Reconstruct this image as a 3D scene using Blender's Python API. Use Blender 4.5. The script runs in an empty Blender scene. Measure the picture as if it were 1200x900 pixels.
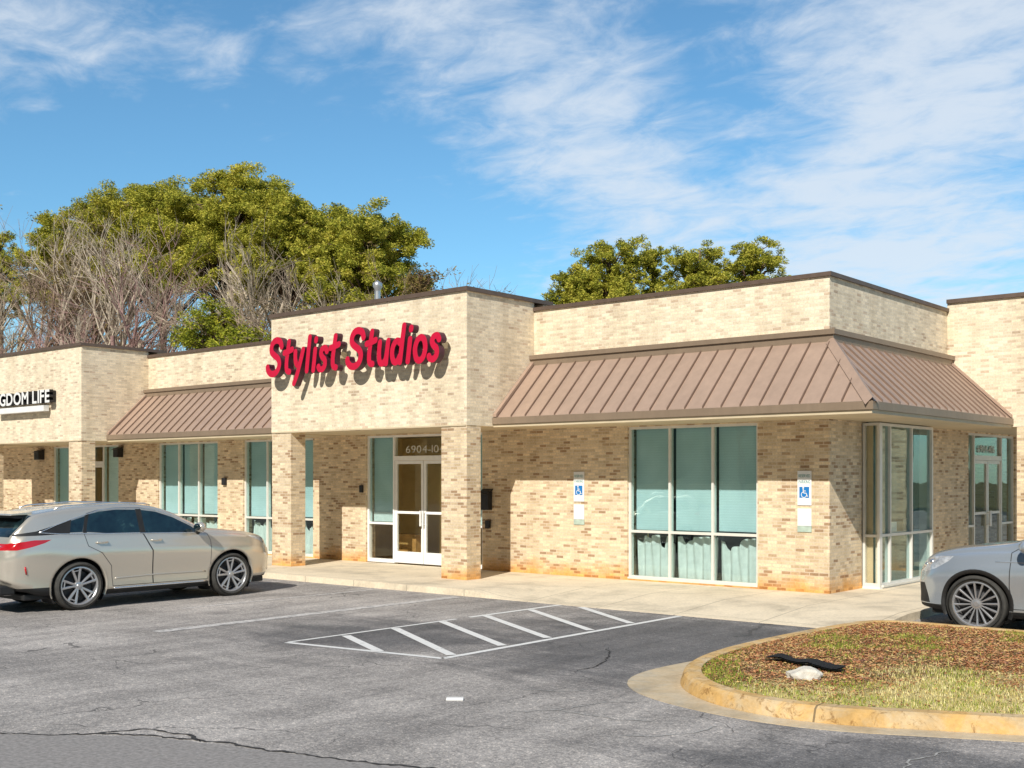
import bpy, bmesh, math, random
import numpy as np
from mathutils import Vector, Matrix
R = math.radians
random.seed(7)
scene = bpy.context.scene
col = scene.collection

# ------------------------------------------------------------------ materials
def new_mat(name):
    m = bpy.data.materials.new(name); m.use_nodes = True
    nt = m.node_tree
    return m, nt, nt.nodes, nt.links, nt.nodes['Principled BSDF']

def N(nt, typ, **kw):
    n = nt.nodes.new(typ)
    for k, v in kw.items():
        if k.startswith('i_'):
            key = k[2:]
            key = int(key) if key.isdigit() else key
            n.inputs[key].default_value = v
        else:
            setattr(n, k, v)
    return n

def ramp(nt, stops, interp='LINEAR'):
    n = nt.nodes.new('ShaderNodeValToRGB'); cr = n.color_ramp; cr.interpolation = interp
    while len(cr.elements) < len(stops): cr.elements.new(0.5)
    for e, (p, c) in zip(cr.elements, stops):
        e.position = p; e.color = (*c, 1) if len(c) == 3 else c
    return n

def math_node(nt, op, a, b=None, c=None):
    n = nt.nodes.new('ShaderNodeMath'); n.operation = op
    for i, v in enumerate((a, b, c)):
        if v is None: continue
        if isinstance(v, (int, float)): n.inputs[i].default_value = v
        else: nt.links.new(v, n.inputs[i])
    return n.outputs[0]

def mixrgb(nt, blend, fac, a, b):
    n = nt.nodes.new('ShaderNodeMix'); n.data_type = 'RGBA'; n.blend_type = blend
    for sock, v in ((n.inputs[0], fac), (n.inputs[6], a), (n.inputs[7], b)):
        if isinstance(v, (int, float)): sock.default_value = v
        elif isinstance(v, tuple): sock.default_value = (*v, 1)
        else: nt.links.new(v, sock)
    return n.outputs[2]

def noise(nt, vec, scale, detail=4, rough=.55, dist=0):
    n = N(nt, 'ShaderNodeTexNoise', i_Scale=scale, i_Detail=detail, i_Roughness=rough, i_Distortion=dist)
    if vec is not None: nt.links.new(vec, n.inputs['Vector'])
    return n.outputs['Fac']

def bump(nt, b, height, strength=.3, dist=.02):
    n = N(nt, 'ShaderNodeBump', i_Strength=strength, i_Distance=dist)
    nt.links.new(height, n.inputs['Height']); nt.links.new(n.outputs[0], b.inputs['Normal'])

def simple(name, colr, rough=.6, metal=0, var=.12, scale=6, bmp=.0, coat=0):
    m, nt, nd, lk, b = new_mat(name)
    tc = N(nt, 'ShaderNodeTexCoord').outputs['Object']
    f = noise(nt, tc, scale, 5, .6)
    c0 = tuple(max(0, v*(1-var)) for v in colr); c1 = tuple(min(1, v*(1+var)) for v in colr)
    rp = ramp(nt, [(.3, c0), (.7, c1)]); lk.new(f, rp.inputs[0])
    lk.new(rp.outputs[0], b.inputs['Base Color'])
    b.inputs['Roughness'].default_value = rough; b.inputs['Metallic'].default_value = metal
    if coat: b.inputs['Coat Weight'].default_value = coat; b.inputs['Coat Roughness'].default_value = .04
    if bmp:
        f2 = noise(nt, tc, scale*12, 3, .6); bump(nt, b, f2, bmp, .01)
    return m

def brick_mat(name, spot=.33, light=(.70,.565,.375), dark=(.27,.17,.095), mid=(.46,.335,.195), stain=True, mortar=(.60,.50,.36)):
    m, nt, nd, lk, b = new_mat(name)
    tc = N(nt, 'ShaderNodeTexCoord').outputs['Object']
    sp = N(nt, 'ShaderNodeSeparateXYZ'); lk.new(tc, sp.inputs[0])
    u = math_node(nt, 'ADD', sp.outputs[0], sp.outputs[1])
    z = sp.outputs[2]
    BW, BH = .182, .060
    row = math_node(nt, 'FLOOR', math_node(nt, 'DIVIDE', z, BH))
    par = math_node(nt, 'MULTIPLY', math_node(nt, 'FLOORED_MODULO', row, 2.0), .5)
    uu = math_node(nt, 'ADD', math_node(nt, 'DIVIDE', u, BW), par)
    cl = math_node(nt, 'FLOOR', uu)
    fu = math_node(nt, 'SUBTRACT', uu, cl)
    fz = math_node(nt, 'SUBTRACT', math_node(nt, 'DIVIDE', z, BH), row)
    cb = N(nt, 'ShaderNodeCombineXYZ'); lk.new(cl, cb.inputs[0]); lk.new(row, cb.inputs[1])
    wn = N(nt, 'ShaderNodeTexWhiteNoise', noise_dimensions='3D'); lk.new(cb.outputs[0], wn.inputs[0])
    # clustered probability of dark bricks
    big = noise(nt, tc, .8, 3, .6)
    prob = math_node(nt, 'ADD', wn.outputs[0], math_node(nt, 'MULTIPLY', math_node(nt, 'SUBTRACT', big, .5), .28))
    s = spot
    rp = ramp(nt, [(0, dark), (s*.22, tuple(v*1.25 for v in dark)), (s*.42, mid), (s, tuple(v*.82 for v in light)), (s+.30, tuple(v*.93 for v in light)), (1, tuple(min(1, v*1.10) for v in light))])
    lk.new(prob, rp.inputs[0])
    # in-brick mottling
    fine = noise(nt, tc, 30, 4, .65)
    rp2 = ramp(nt, [(.3, (.78,.75,.70)), (.7, (1.08,1.07,1.05))]); lk.new(fine, rp2.inputs[0])
    c = mixrgb(nt, 'MULTIPLY', 1.0, rp.outputs[0], rp2.outputs[0])
    # mortar
    du = math_node(nt, 'MINIMUM', fu, math_node(nt, 'SUBTRACT', 1.0, fu))
    dz = math_node(nt, 'MINIMUM', fz, math_node(nt, 'SUBTRACT', 1.0, fz))
    mu = math_node(nt, 'LESS_THAN', math_node(nt, 'MULTIPLY', du, BW), .006)
    mz = math_node(nt, 'LESS_THAN', math_node(nt, 'MULTIPLY', dz, BH), .006)
    mm = math_node(nt, 'MAXIMUM', mu, mz)
    c = mixrgb(nt, 'MIX', mm, c, mortar)
    # weather streaks
    mp = N(nt, 'ShaderNodeMapping'); mp.inputs['Scale'].default_value = (2.5, 2.5, .35); lk.new(tc, mp.inputs[0])
    st = noise(nt, mp.outputs[0], 1.0, 4, .6)
    rp3 = ramp(nt, [(.25, (.84,.80,.74)), (.6, (1.03,1.02,1.0))]); lk.new(st, rp3.inputs[0])
    c = mixrgb(nt, 'MULTIPLY', 1.0, c, rp3.outputs[0])
    if stain:
        sn = noise(nt, tc, 2.2, 4, .65)
        h = math_node(nt, 'ADD', math_node(nt, 'MULTIPLY', z, -2.9), math_node(nt, 'ADD', 1.0, math_node(nt, 'MULTIPLY', math_node(nt, 'SUBTRACT', sn, .5), 1.7)))
        n = N(nt, 'ShaderNodeClamp'); lk.new(h, n.inputs[0])
        c = mixrgb(nt, 'MULTIPLY', math_node(nt, 'MULTIPLY', n.outputs[0], .95), c, (1.05, .66, .26))
    lk.new(c, b.inputs['Base Color']); b.inputs['Roughness'].default_value = .88
    hh = math_node(nt, 'SUBTRACT', math_node(nt, 'MULTIPLY', fine, .4), mm)
    bump(nt, b, hh, .45, .008)
    return m

M = {}
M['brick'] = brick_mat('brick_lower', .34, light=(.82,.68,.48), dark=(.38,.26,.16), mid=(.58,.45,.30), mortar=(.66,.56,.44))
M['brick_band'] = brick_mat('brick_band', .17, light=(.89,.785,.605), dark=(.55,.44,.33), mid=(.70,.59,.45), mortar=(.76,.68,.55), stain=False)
M['coping'] = simple('coping_brown', (.15,.105,.08), .5, .3, .15)
M['cream'] = simple('cream_trim', (.60,.50,.34), .6, 0, .08, 3)
M['frame'] = simple('window_frame_paint', (.74,.72,.66), .4, .1, .05)
M['doorframe'] = simple('white_door_frame', (.84,.84,.82), .4, 0, .04)
M['blackmetal'] = simple('black_metal', (.02,.02,.022), .45, .2, .3)
M['dark'] = simple('dark_plastic', (.018,.018,.018), .6, 0, .3)
M['rubber'] = simple('tyre_rubber', (.045,.043,.038), .8, 0, .25, 14, .3)
M['chrome'] = simple('bright_alloy', (.82,.82,.83), .22, .9, .05)
M['spoke'] = simple('silver_spoke', (.52,.52,.53), .3, .7, .06)
M['red'] = simple('red_sign_face', (.58,.008,.045), .35, 0, .08, 4, 0, .3)
M['signside'] = simple('dark_letter_return', (.07,.012,.03), .5, 0, .2)
M['white'] = simple('white_plastic', (.82,.82,.8), .4, 0, .05)
M['blue'] = simple('blue_sign_paint', (.015,.19,.52), .4, 0, .06)
M['teal'] = simple('green_sign_print', (.08,.28,.26), .5, 0, .1)
M['steel'] = simple('galvanised_steel', (.55,.56,.57), .35, .7, .15)
M['rock'] = simple('pale_rock', (.62,.58,.5), .9, 0, .25, 9, .6)
M['roof'] = simple('roof_membrane', (.35,.34,.32), .8, 0, .15)
M['tan'] = simple('interior_paint', (.80,.60,.27), .7, 0, .12, 1.3)
M['ifloor'] = simple('interior_floor', (.60,.46,.24), .4, 0, .2, 2)
M['iceil'] = simple('interior_ceiling', (.5,.48,.42), .8, 0, .05)
M['wood'] = simple('warm_wood', (.42,.24,.08), .5, 0, .3, 5)
M['taillight'] = simple('red_lens', (.50,.008,.012), .12, 0, .15, 8, 0, 1)
M['amber'] = simple('amber_lens', (.6,.2,.04), .2, 0, .1, 8, 0, 1)
M['headlens'] = simple('headlight_lens', (.5,.52,.54), .1, .3, .5, 14, 0, 1)
M['lamp'] = simple('headlight_projector', (.9,.9,.9), .12, .9, .05)
M['sheet'] = simple('flat_black', (.006,.005,.005), .9, 0, .4, 10, .4)

def paint(name, colr, metal=.6, rough=.24):
    m, nt, nd, lk, b = new_mat(name)
    tc = N(nt, 'ShaderNodeTexCoord').outputs['Object']
    f = noise(nt, tc, 300, 2, .5)
    rp = ramp(nt, [(.3, tuple(v*.93 for v in colr)), (.7, tuple(min(1, v*1.06) for v in colr))]); lk.new(f, rp.inputs[0])
    # road dust low down
    sp = N(nt, 'ShaderNodeSeparateXYZ'); lk.new(tc, sp.inputs[0])
    d = N(nt, 'ShaderNodeMapRange'); lk.new(sp.outputs[2], d.inputs[0])
    d.inputs[1].default_value = .25; d.inputs[2].default_value = .75; d.inputs[3].default_value = .28; d.inputs[4].default_value = 0
    c = mixrgb(nt, 'MIX', d.outputs[0], rp.outputs[0], (.36,.31,.25))
    lk.new(c, b.inputs['Base Color'])
    b.inputs['Metallic'].default_value = metal; b.inputs['Roughness'].default_value = rough
    b.inputs['Coat Weight'].default_value = .9; b.inputs['Coat Roughness'].default_value = .03
    return m
M['champagne'] = paint('champagne_paint', (.70,.64,.54))
M['silverblue'] = paint('silver_blue_paint', (.49,.55,.61))

def car_glass():
    m, nt, nd, lk, b = new_mat('dark_car_glass')
    tc = N(nt, 'ShaderNodeTexCoord').outputs['Object']
    f = noise(nt, tc, 4, 3, .6, .6)
    rp = ramp(nt, [(.35, (.004,.008,.01)), (.62, (.012,.03,.035)), (.75, (.05,.10,.09))]); lk.new(f, rp.inputs[0])
    lk.new(rp.outputs[0], b.inputs['Base Color'])
    b.inputs['Roughness'].default_value = .03; b.inputs['IOR'].default_value = 1.55
    b.inputs['Coat Weight'].default_value = 1; b.inputs['Coat Roughness'].default_value = .01
    return m
M['carglass'] = car_glass()

def glass_mat(name, tint, refl=.16):
    m = bpy.data.materials.new(name); m.use_nodes = True; nt = m.node_tree; nt.nodes.clear()
    out = N(nt, 'ShaderNodeOutputMaterial'); tr = N(nt, 'ShaderNodeBsdfTransparent'); gl = N(nt, 'ShaderNodeBsdfGlossy')
    tc = N(nt, 'ShaderNodeTexCoord').outputs['Object']
    f = noise(nt, tc, 1.2, 2, .5)
    bp = N(nt, 'ShaderNodeBump', i_Strength=.035, i_Distance=.1); nt.links.new(f, bp.inputs['Height']); nt.links.new(bp.outputs[0], gl.inputs['Normal'])
    tr.inputs[0].default_value = (*tint, 1); gl.inputs['Roughness'].default_value = .012; gl.inputs[0].default_value = (.9,1,.98,1)
    ge = N(nt, 'ShaderNodeNewGeometry'); dp = N(nt, 'ShaderNodeVectorMath', operation='DOT_PRODUCT')
    nt.links.new(ge.outputs['Incoming'], dp.inputs[0]); nt.links.new(ge.outputs['Normal'], dp.inputs[1])
    g1 = math_node(nt, 'SUBTRACT', 1.0, math_node(nt, 'ABSOLUTE', dp.outputs['Value']))
    fac = math_node(nt, 'ADD', math_node(nt, 'MULTIPLY', math_node(nt, 'POWER', g1, 5.0), .9), refl)
    mx = N(nt, 'ShaderNodeMixShader'); nt.links.new(fac, mx.inputs[0]); nt.links.new(tr.outputs[0], mx.inputs[1]); nt.links.new(gl.outputs[0], mx.inputs[2])
    nt.links.new(mx.outputs[0], out.inputs[0])
    return m
M['glass'] = glass_mat('tinted_window_glass', (.86,.945,.945), .06)
M['doorglass'] = glass_mat('door_glass', (.95,.955,.92), .04)

def blind_mat():
    m, nt, nd, lk, b = new_mat('window_blind')
    tc = N(nt, 'ShaderNodeTexCoord').outputs['Object']
    sp = N(nt, 'ShaderNodeSeparateXYZ'); lk.new(tc, sp.inputs[0])
    w = math_node(nt, 'SINE', math_node(nt, 'MULTIPLY', sp.outputs[2], 125.0))
    rp = ramp(nt, [(0, (.63,.71,.72)), (1, (.68,.765,.77))]); lk.new(math_node(nt, 'MULTIPLY_ADD', w, .5, .5), rp.inputs[0])
    f = noise(nt, tc, 1.4, 2, .5)
    rp2 = ramp(nt, [(.3, (.82,.85,.85)), (.7, (1,1,1))]); lk.new(f, rp2.inputs[0])
    c = mixrgb(nt, 'MULTIPLY', 1.0, rp.outputs[0], rp2.outputs[0])
    lk.new(c, b.inputs['Base Color']); b.inputs['Roughness'].default_value = .7
    return m
M['blind'] = blind_mat()
M['tealdark'] = simple('dim_teal_interior', (.045,.12,.12), .5, 0, .6, 1.2)
M['curtain'] = simple('curtain_cloth', (.74,.70,.66), .9, 0, .1, 6)

def metal_roof(name, base):
    m, nt, nd, lk, b = new_mat(name)
    tc = N(nt, 'ShaderNodeTexCoord').outputs['Object']
    f = noise(nt, tc, 1.1, 4, .6)
    mp = N(nt, 'ShaderNodeMapping'); mp.inputs['Scale'].default_value = (7, 7, .5); lk.new(tc, mp.inputs[0])
    f2 = noise(nt, mp.outputs[0], 1.0, 3, .6)
    ff = math_node(nt, 'ADD', math_node(nt, 'MULTIPLY', f, .5), math_node(nt, 'MULTIPLY', f2, .5))
    rp = ramp(nt, [(.3, tuple(v*.86 for v in base)), (.7, tuple(v*1.10 for v in base))]); lk.new(ff, rp.inputs[0])
    lk.new(rp.outputs[0], b.inputs['Base Color']); b.inputs['Roughness'].default_value = .42; b.inputs['Metallic'].default_value = .15
    bump(nt, b, f, .35, .06)
    return m
M['pan'] = metal_roof('brown_metal_roof', (.43,.305,.23))
M['seam'] = metal_roof('brown_metal_seam', (.19,.125,.09))
M['fascia'] = metal_roof('brown_metal_fascia', (.27,.20,.14))

def asphalt():
    m, nt, nd, lk, b = new_mat('asphalt')
    tc = N(nt, 'ShaderNodeTexCoord').outputs['Object']
    sp = N(nt, 'ShaderNodeSeparateXYZ'); lk.new(tc, sp.inputs[0])
    big = noise(nt, tc, .28, 5, .6, .4)
    mp = N(nt, 'ShaderNodeMapping'); mp.inputs['Scale'].default_value = (1.6, .35, 1); lk.new(tc, mp.inputs[0])
    mp2 = N(nt, 'ShaderNodeMapping'); mp2.inputs['Scale'].default_value = (.35, 1.3, 1); mp2.inputs['Rotation'].default_value = (0,0,.5); lk.new(tc, mp2.inputs[0])
    streak = noise(nt, mp.outputs[0], 1.3, 5, .65, .3)
    streak2 = noise(nt, mp2.outputs[0], .9, 5, .65, .5)
    f = math_node(nt, 'ADD', math_node(nt, 'MULTIPLY', big, .36), math_node(nt, 'ADD', math_node(nt, 'MULTIPLY', streak, .40), math_node(nt, 'MULTIPLY', streak2, .24)))
    # newer, darker surface around the hatched bay and island
    def blob(cx, cy, r0, r1):
        dx = math_node(nt, 'SUBTRACT', sp.outputs[0], cx); dy = math_node(nt, 'SUBTRACT', sp.outputs[1], cy)
        d = math_node(nt, 'SQRT', math_node(nt, 'ADD', math_node(nt, 'MULTIPLY', dx, dx), math_node(nt, 'MULTIPLY', dy, dy)))
        d = math_node(nt, 'ADD', d, math_node(nt, 'MULTIPLY', math_node(nt, 'SUBTRACT', streak2, .5), 5.0))
        k = N(nt, 'ShaderNodeMapRange', interpolation_type='SMOOTHSTEP'); lk.new(d, k.inputs[0])
        k.inputs[1].default_value = r0; k.inputs[2].default_value = r1; k.inputs[3].default_value = 1; k.inputs[4].default_value = 0
        return k.outputs[0]
    dk = math_node(nt, 'MAXIMUM', blob(-8.0, 13.0, 1.6, 4.2), blob(-11.6, 11.0, .5, 3.2))
    dk = math_node(nt, 'MAXIMUM', dk, math_node(nt, 'MULTIPLY', blob(-3.4, 8.4, .6, 2.6), .9))
    rp = ramp(nt, [(.34, (.16,.148,.14)), (.46, (.30,.278,.26)), (.56, (.43,.397,.37)), (.66, (.55,.51,.475))]); lk.new(f, rp.inputs[0])
    rpd = ramp(nt, [(.34, (.070,.068,.070)), (.5, (.125,.122,.124)), (.66, (.21,.20,.20))]); lk.new(f, rpd.inputs[0])
    c = mixrgb(nt, 'MIX', math_node(nt, 'MULTIPLY', dk, .9), rp.outputs[0], rpd.outputs[0])
    # aggregate
    vo = N(nt, 'ShaderNodeTexVoronoi', i_Scale=75.0); lk.new(tc, vo.inputs['Vector'])
    sep = N(nt, 'ShaderNodeSeparateColor'); lk.new(vo.outputs['Color'], sep.inputs[0])
    rpa = ramp(nt, [(.0, (.55,.55,.55)), (.45, (.92,.92,.92)), (.85, (1.15,1.13,1.1)), (1, (1.9,1.85,1.75))]); lk.new(sep.outputs[0], rpa.inputs[0])
    c = mixrgb(nt, 'MULTIPLY', .8, c, rpa.outputs[0])
    fine = noise(nt, tc, 14, 6, .75)
    rpf = ramp(nt, [(.32, (.66,.66,.67)), (.5, (.98,.98,.98)), (.68, (1.28,1.26,1.24))]); lk.new(fine, rpf.inputs[0])
    c = mixrgb(nt, 'MULTIPLY', 1.0, c, rpf.outputs[0])
    # hairline cracks
    wv = N(nt, 'ShaderNodeTexNoise', i_Scale=1.6, i_Detail=5.0); lk.new(tc, wv.inputs['Vector'])
    wadd = N(nt, 'ShaderNodeVectorMath', operation='MULTIPLY_ADD'); lk.new(wv.outputs['Color'], wadd.inputs[0]); wadd.inputs[1].default_value = (.9,.9,0); lk.new(tc, wadd.inputs[2])
    vc = N(nt, 'ShaderNodeTexVoronoi', feature='DISTANCE_TO_EDGE', i_Scale=.42); lk.new(wadd.outputs[0], vc.inputs['Vector'])
    ck = math_node(nt, 'LESS_THAN', vc.outputs['Distance'], .0032)
    ckm = math_node(nt, 'MULTIPLY', ck, math_node(nt, 'GREATER_THAN', noise(nt, tc, .7, 2), .5))
    c = mixrgb(nt, 'MIX', math_node(nt, 'MULTIPLY', ckm, .65), c, (.05,.048,.046))
    # oil spots in the bays
    vs = N(nt, 'ShaderNodeTexVoronoi', i_Scale=.55); lk.new(tc, vs.inputs['Vector'])
    so = N(nt, 'ShaderNodeMapRange', interpolation_type='SMOOTHSTEP'); lk.new(math_node(nt, 'ADD', vs.outputs['Distance'], math_node(nt, 'MULTIPLY', fine, .25)), so.inputs[0])
    so.inputs[1].default_value = .16; so.inputs[2].default_value = .34; so.inputs[3].default_value = .5; so.inputs[4].default_value = 0
    c = mixrgb(nt, 'MIX', so.outputs[0], c, (.07,.07,.07))
    lk.new(c, b.inputs['Base Color']); b.inputs['Roughness'].default_value = .86
    hh = math_node(nt, 'ADD', math_node(nt, 'MULTIPLY', sep.outputs[0], .5), fine)
    bump(nt, b, hh, .55, .012)
    return m
M['asphalt'] = asphalt()

def concrete(name, base, joints=True, orange=0.0):
    m, nt, nd, lk, b = new_mat(name)
    tc = N(nt, 'ShaderNodeTexCoord').outputs['Object']
    f = noise(nt, tc, 1.1, 6, .65, .3); f2 = noise(nt, tc, 22, 5, .7)
    rp = ramp(nt, [(.28, tuple(v*.66 for v in base)), (.5, base), (.72, tuple(min(1, v*1.16) for v in base))]); lk.new(f, rp.inputs[0])
    rp2 = ramp(nt, [(.3, (.84,.84,.84)), (.7, (1.08,1.08,1.08))]); lk.new(f2, rp2.inputs[0])
    c = mixrgb(nt, 'MULTIPLY', 1.0, rp.outputs[0], rp2.outputs[0])
    if orange:
        fo = noise(nt, tc, 2.4, 5, .7, .5)
        k = ramp(nt, [(.30, (.25,.25,.25)), (.58, (1,1,1))]); lk.new(fo, k.inputs[0])
        sp0 = N(nt, 'ShaderNodeSeparateColor'); lk.new(k.outputs[0], sp0.inputs[0])
        c = mixrgb(nt, 'MULTIPLY', math_node(nt, 'MULTIPLY', sp0.outputs[0], orange), c, (1.0,.72,.36))
    if orange > .5:
        sq = N(nt, 'ShaderNodeSeparateXYZ'); lk.new(tc, sq.inputs[0])
        jj = math_node(nt, 'LESS_THAN', math_node(nt, 'ABSOLUTE', math_node(nt, 'SUBTRACT', math_node(nt, 'FRACT', math_node(nt, 'DIVIDE', math_node(nt, 'ADD', sq.outputs[0], .9), 2.4)), .5)), .004)
        c = mixrgb(nt, 'MIX', math_node(nt, 'MULTIPLY', jj, .8), c, (.12,.09,.05))
        rr_ = ramp(nt, [(.36, (.45,.36,.26)), (.46, (1,1,1))]); lk.new(noise(nt, tc, 7, 5, .8, .8), rr_.inputs[0])
        c = mixrgb(nt, 'MULTIPLY', .8, c, rr_.outputs[0])
    if joints:
        sp = N(nt, 'ShaderNodeSeparateXYZ'); lk.new(tc, sp.inputs[0])
        jx = math_node(nt, 'ABSOLUTE', math_node(nt, 'SUBTRACT', math_node(nt, 'FRACT', math_node(nt, 'DIVIDE', sp.outputs[0], 1.5)), .5))
        j = math_node(nt, 'LESS_THAN', jx, .006)
        jy = math_node(nt, 'LESS_THAN', math_node(nt, 'ABSOLUTE', math_node(nt, 'SUBTRACT', sp.outputs[1], 15.68)), .008)
        j2 = math_node(nt, 'MAXIMUM', j, jy)
        c = mixrgb(nt, 'MIX', math_node(nt, 'MULTIPLY', j2, .6), c, (.2,.17,.12))
    lk.new(c, b.inputs['Base Color']); b.inputs['Roughness'].default_value = .85
    bump(nt, b, f2, .25, .008)
    return m
M['concrete'] = concrete('sidewalk_concrete', (.76,.65,.48))
M['curb'] = concrete('stained_curb_concrete', (.62,.53,.37), False, 1.0)
M['gutter'] = concrete('gutter_concrete', (.56,.50,.39), False, .45)

def line_paint(name, worn, colr=(.74,.73,.70)):
    m, nt, nd, lk, b = new_mat(name)
    tc = N(nt, 'ShaderNodeTexCoord').outputs['Object']
    f = noise(nt, tc, 9, 6, .75)
    rp = ramp(nt, [(worn-.1, (.20,.195,.19)), (worn+.08, colr), (1, colr)]); lk.new(f, rp.inputs[0])
    lk.new(rp.outputs[0], b.inputs['Base Color']); b.inputs['Roughness'].default_value = .8
    return m
M['line'] = line_paint('white_line_paint', .36)
M['oldline'] = line_paint('worn_line_paint', .45, (.60,.57,.54))
M['crack'] = simple('dark_crack', (.035,.033,.032), .95, 0, .4, 20)  # even dark colour of the crack strips
M['crackpale'] = simple('dusty_crack', (.36,.35,.33), .95, 0, .3, 20)
M['seal'] = simple('older_pavement', (.27,.25,.235), .9, 0, .3, 25, .3)

def soil():
    m, nt, nd, lk, b = new_mat('leaf_litter_soil')
    tc = N(nt, 'ShaderNodeTexCoord').outputs['Object']
    f = noise(nt, tc, 5, 6, .7, .3)
    rp = ramp(nt, [(.3, (.11,.055,.03)), (.45, (.24,.12,.055)), (.55, (.15,.14,.03)), (.66, (.33,.22,.08)), (.8, (.46,.36,.14))]); lk.new(f, rp.inputs[0])
    sp = N(nt, 'ShaderNodeSeparateXYZ'); lk.new(tc, sp.inputs[0])
    # dry grass towards the near right of the island
    g = math_node(nt, 'ADD', math_node(nt, 'MULTIPLY', math_node(nt, 'ADD', sp.outputs[0], 4.3), .55), math_node(nt, 'MULTIPLY', math_node(nt, 'SUBTRACT', 12.2, sp.outputs[1]), .45))
    g = math_node(nt, 'ADD', g, math_node(nt, 'MULTIPLY', math_node(nt, 'SUBTRACT', noise(nt, tc, 1.6, 4), .5), 2.2))
    k = N(nt, 'ShaderNodeMapRange', interpolation_type='SMOOTHSTEP'); lk.new(g, k.inputs[0]); k.inputs[1].default_value = 0; k.inputs[2].default_value = .8
    rs = ramp(nt, [(.3, (.40,.33,.10)), (.7, (.66,.54,.26))]); lk.new(f, rs.inputs[0])
    c = mixrgb(nt, 'MIX', k.outputs[0], rp.outputs[0], rs.outputs[0])
    lk.new(c, b.inputs['Base Color']); b.inputs['Roughness'].default_value = .95
    bump(nt, b, noise(nt, tc, 25, 5, .7), .9, .03)
    return m
M['soil'] = soil()
M['field'] = simple('far_grass', (.14,.13,.05), .95, 0, .4, .3)

def foliage(name, stops, scale=.9, trans=.25):
    m, nt, nd, lk, b = new_mat(name)
    g = N(nt, 'ShaderNodeTexCoord').outputs['Object']
    f = noise(nt, g, scale, 3, .6); wn = N(nt, 'ShaderNodeTexWhiteNoise', noise_dimensions='3D')
    sn = N(nt, 'ShaderNodeVectorMath', operation='SNAP'); lk.new(g, sn.inputs[0]); sn.inputs[1].default_value = (.13,.13,.13); lk.new(sn.outputs[0], wn.inputs[0])
    ff = math_node(nt, 'ADD', math_node(nt, 'MULTIPLY', f, .65), math_node(nt, 'MULTIPLY', wn.outputs[0], .35))
    rp = ramp(nt, stops); lk.new(ff, rp.inputs[0])
    lk.new(rp.outputs[0], b.inputs['Base Color']); b.inputs['Roughness'].default_value = .7
    b.inputs['Specular IOR Level'].default_value = .2
    if trans:
        out = nd['Material Output']; tl = N(nt, 'ShaderNodeBsdfTranslucent'); mx = N(nt, 'ShaderNodeMixShader', i_0=trans)
        lk.new(rp.outputs[0], tl.inputs[0]); lk.new(b.outputs[0], mx.inputs[1]); lk.new(tl.outputs[0], mx.inputs[2]); lk.new(mx.outputs[0], out.inputs[0])
    return m
M['pine'] = foliage('pine_needles', [(.2, (.05,.07,.012)), (.37, (.19,.22,.024)), (.51, (.45,.44,.05)), (.70, (.68,.60,.11))])
M['cedar'] = foliage('young_evergreen', [(.25, (.09,.12,.015)), (.48, (.30,.34,.03)), (.7, (.58,.54,.06))])
M['autumn'] = foliage('autumn_leaves', [(.25, (.25,.12,.02)), (.5, (.42,.24,.03)), (.75, (.5,.36,.06))])
M['olive'] = foliage('sparse_dry_leaves', [(.25, (.13,.09,.03)), (.5, (.26,.18,.07)), (.75, (.28,.25,.08))])
M['pinebark'] = simple('pine_bark', (.16,.10,.065), .9, 0, .3, 3)
M['barkpale'] = simple('pale_bark', (.50,.42,.32), .85, 0, .2, 1.5)
M['barkgrey'] = simple('grey_brown_bark', (.34,.25,.18), .9, 0, .25, 1.5)
M['barkpink'] = simple('pinkish_twigs', (.36,.225,.20), .9, 0, .2, 1.5)

def blade_mat(name, stops):
    m, nt, nd, lk, b = new_mat(name)
    g = N(nt, 'ShaderNodeTexCoord').outputs['Object']
    wn = N(nt, 'ShaderNodeTexWhiteNoise', noise_dimensions='3D')
    sn = N(nt, 'ShaderNodeVectorMath', operation='SNAP'); lk.new(g, sn.inputs[0]); sn.inputs[1].default_value = (.05,.05,1); lk.new(sn.outputs[0], wn.inputs[0])
    rp = ramp(nt, stops); lk.new(wn.outputs[0], rp.inputs[0]); lk.new(rp.outputs[0], b.inputs['Base Color']); b.inputs['Roughness'].default_value = .8
    return m
M['litter'] = blade_mat('fallen_leaves', [(0, (.24,.09,.04)), (.4, (.52,.21,.08)), (.6, (.58,.30,.14)), (.8, (.70,.50,.18)), (1, (.36,.17,.12))])
M['greengrass'] = blade_mat('green_weeds', [(0, (.12,.17,.015)), (.5, (.26,.32,.03)), (1, (.44,.46,.06))])
M['straw'] = blade_mat('dry_grass', [(0, (.52,.44,.12)), (.5, (.74,.62,.26)), (1, (.82,.73,.40))])

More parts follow.
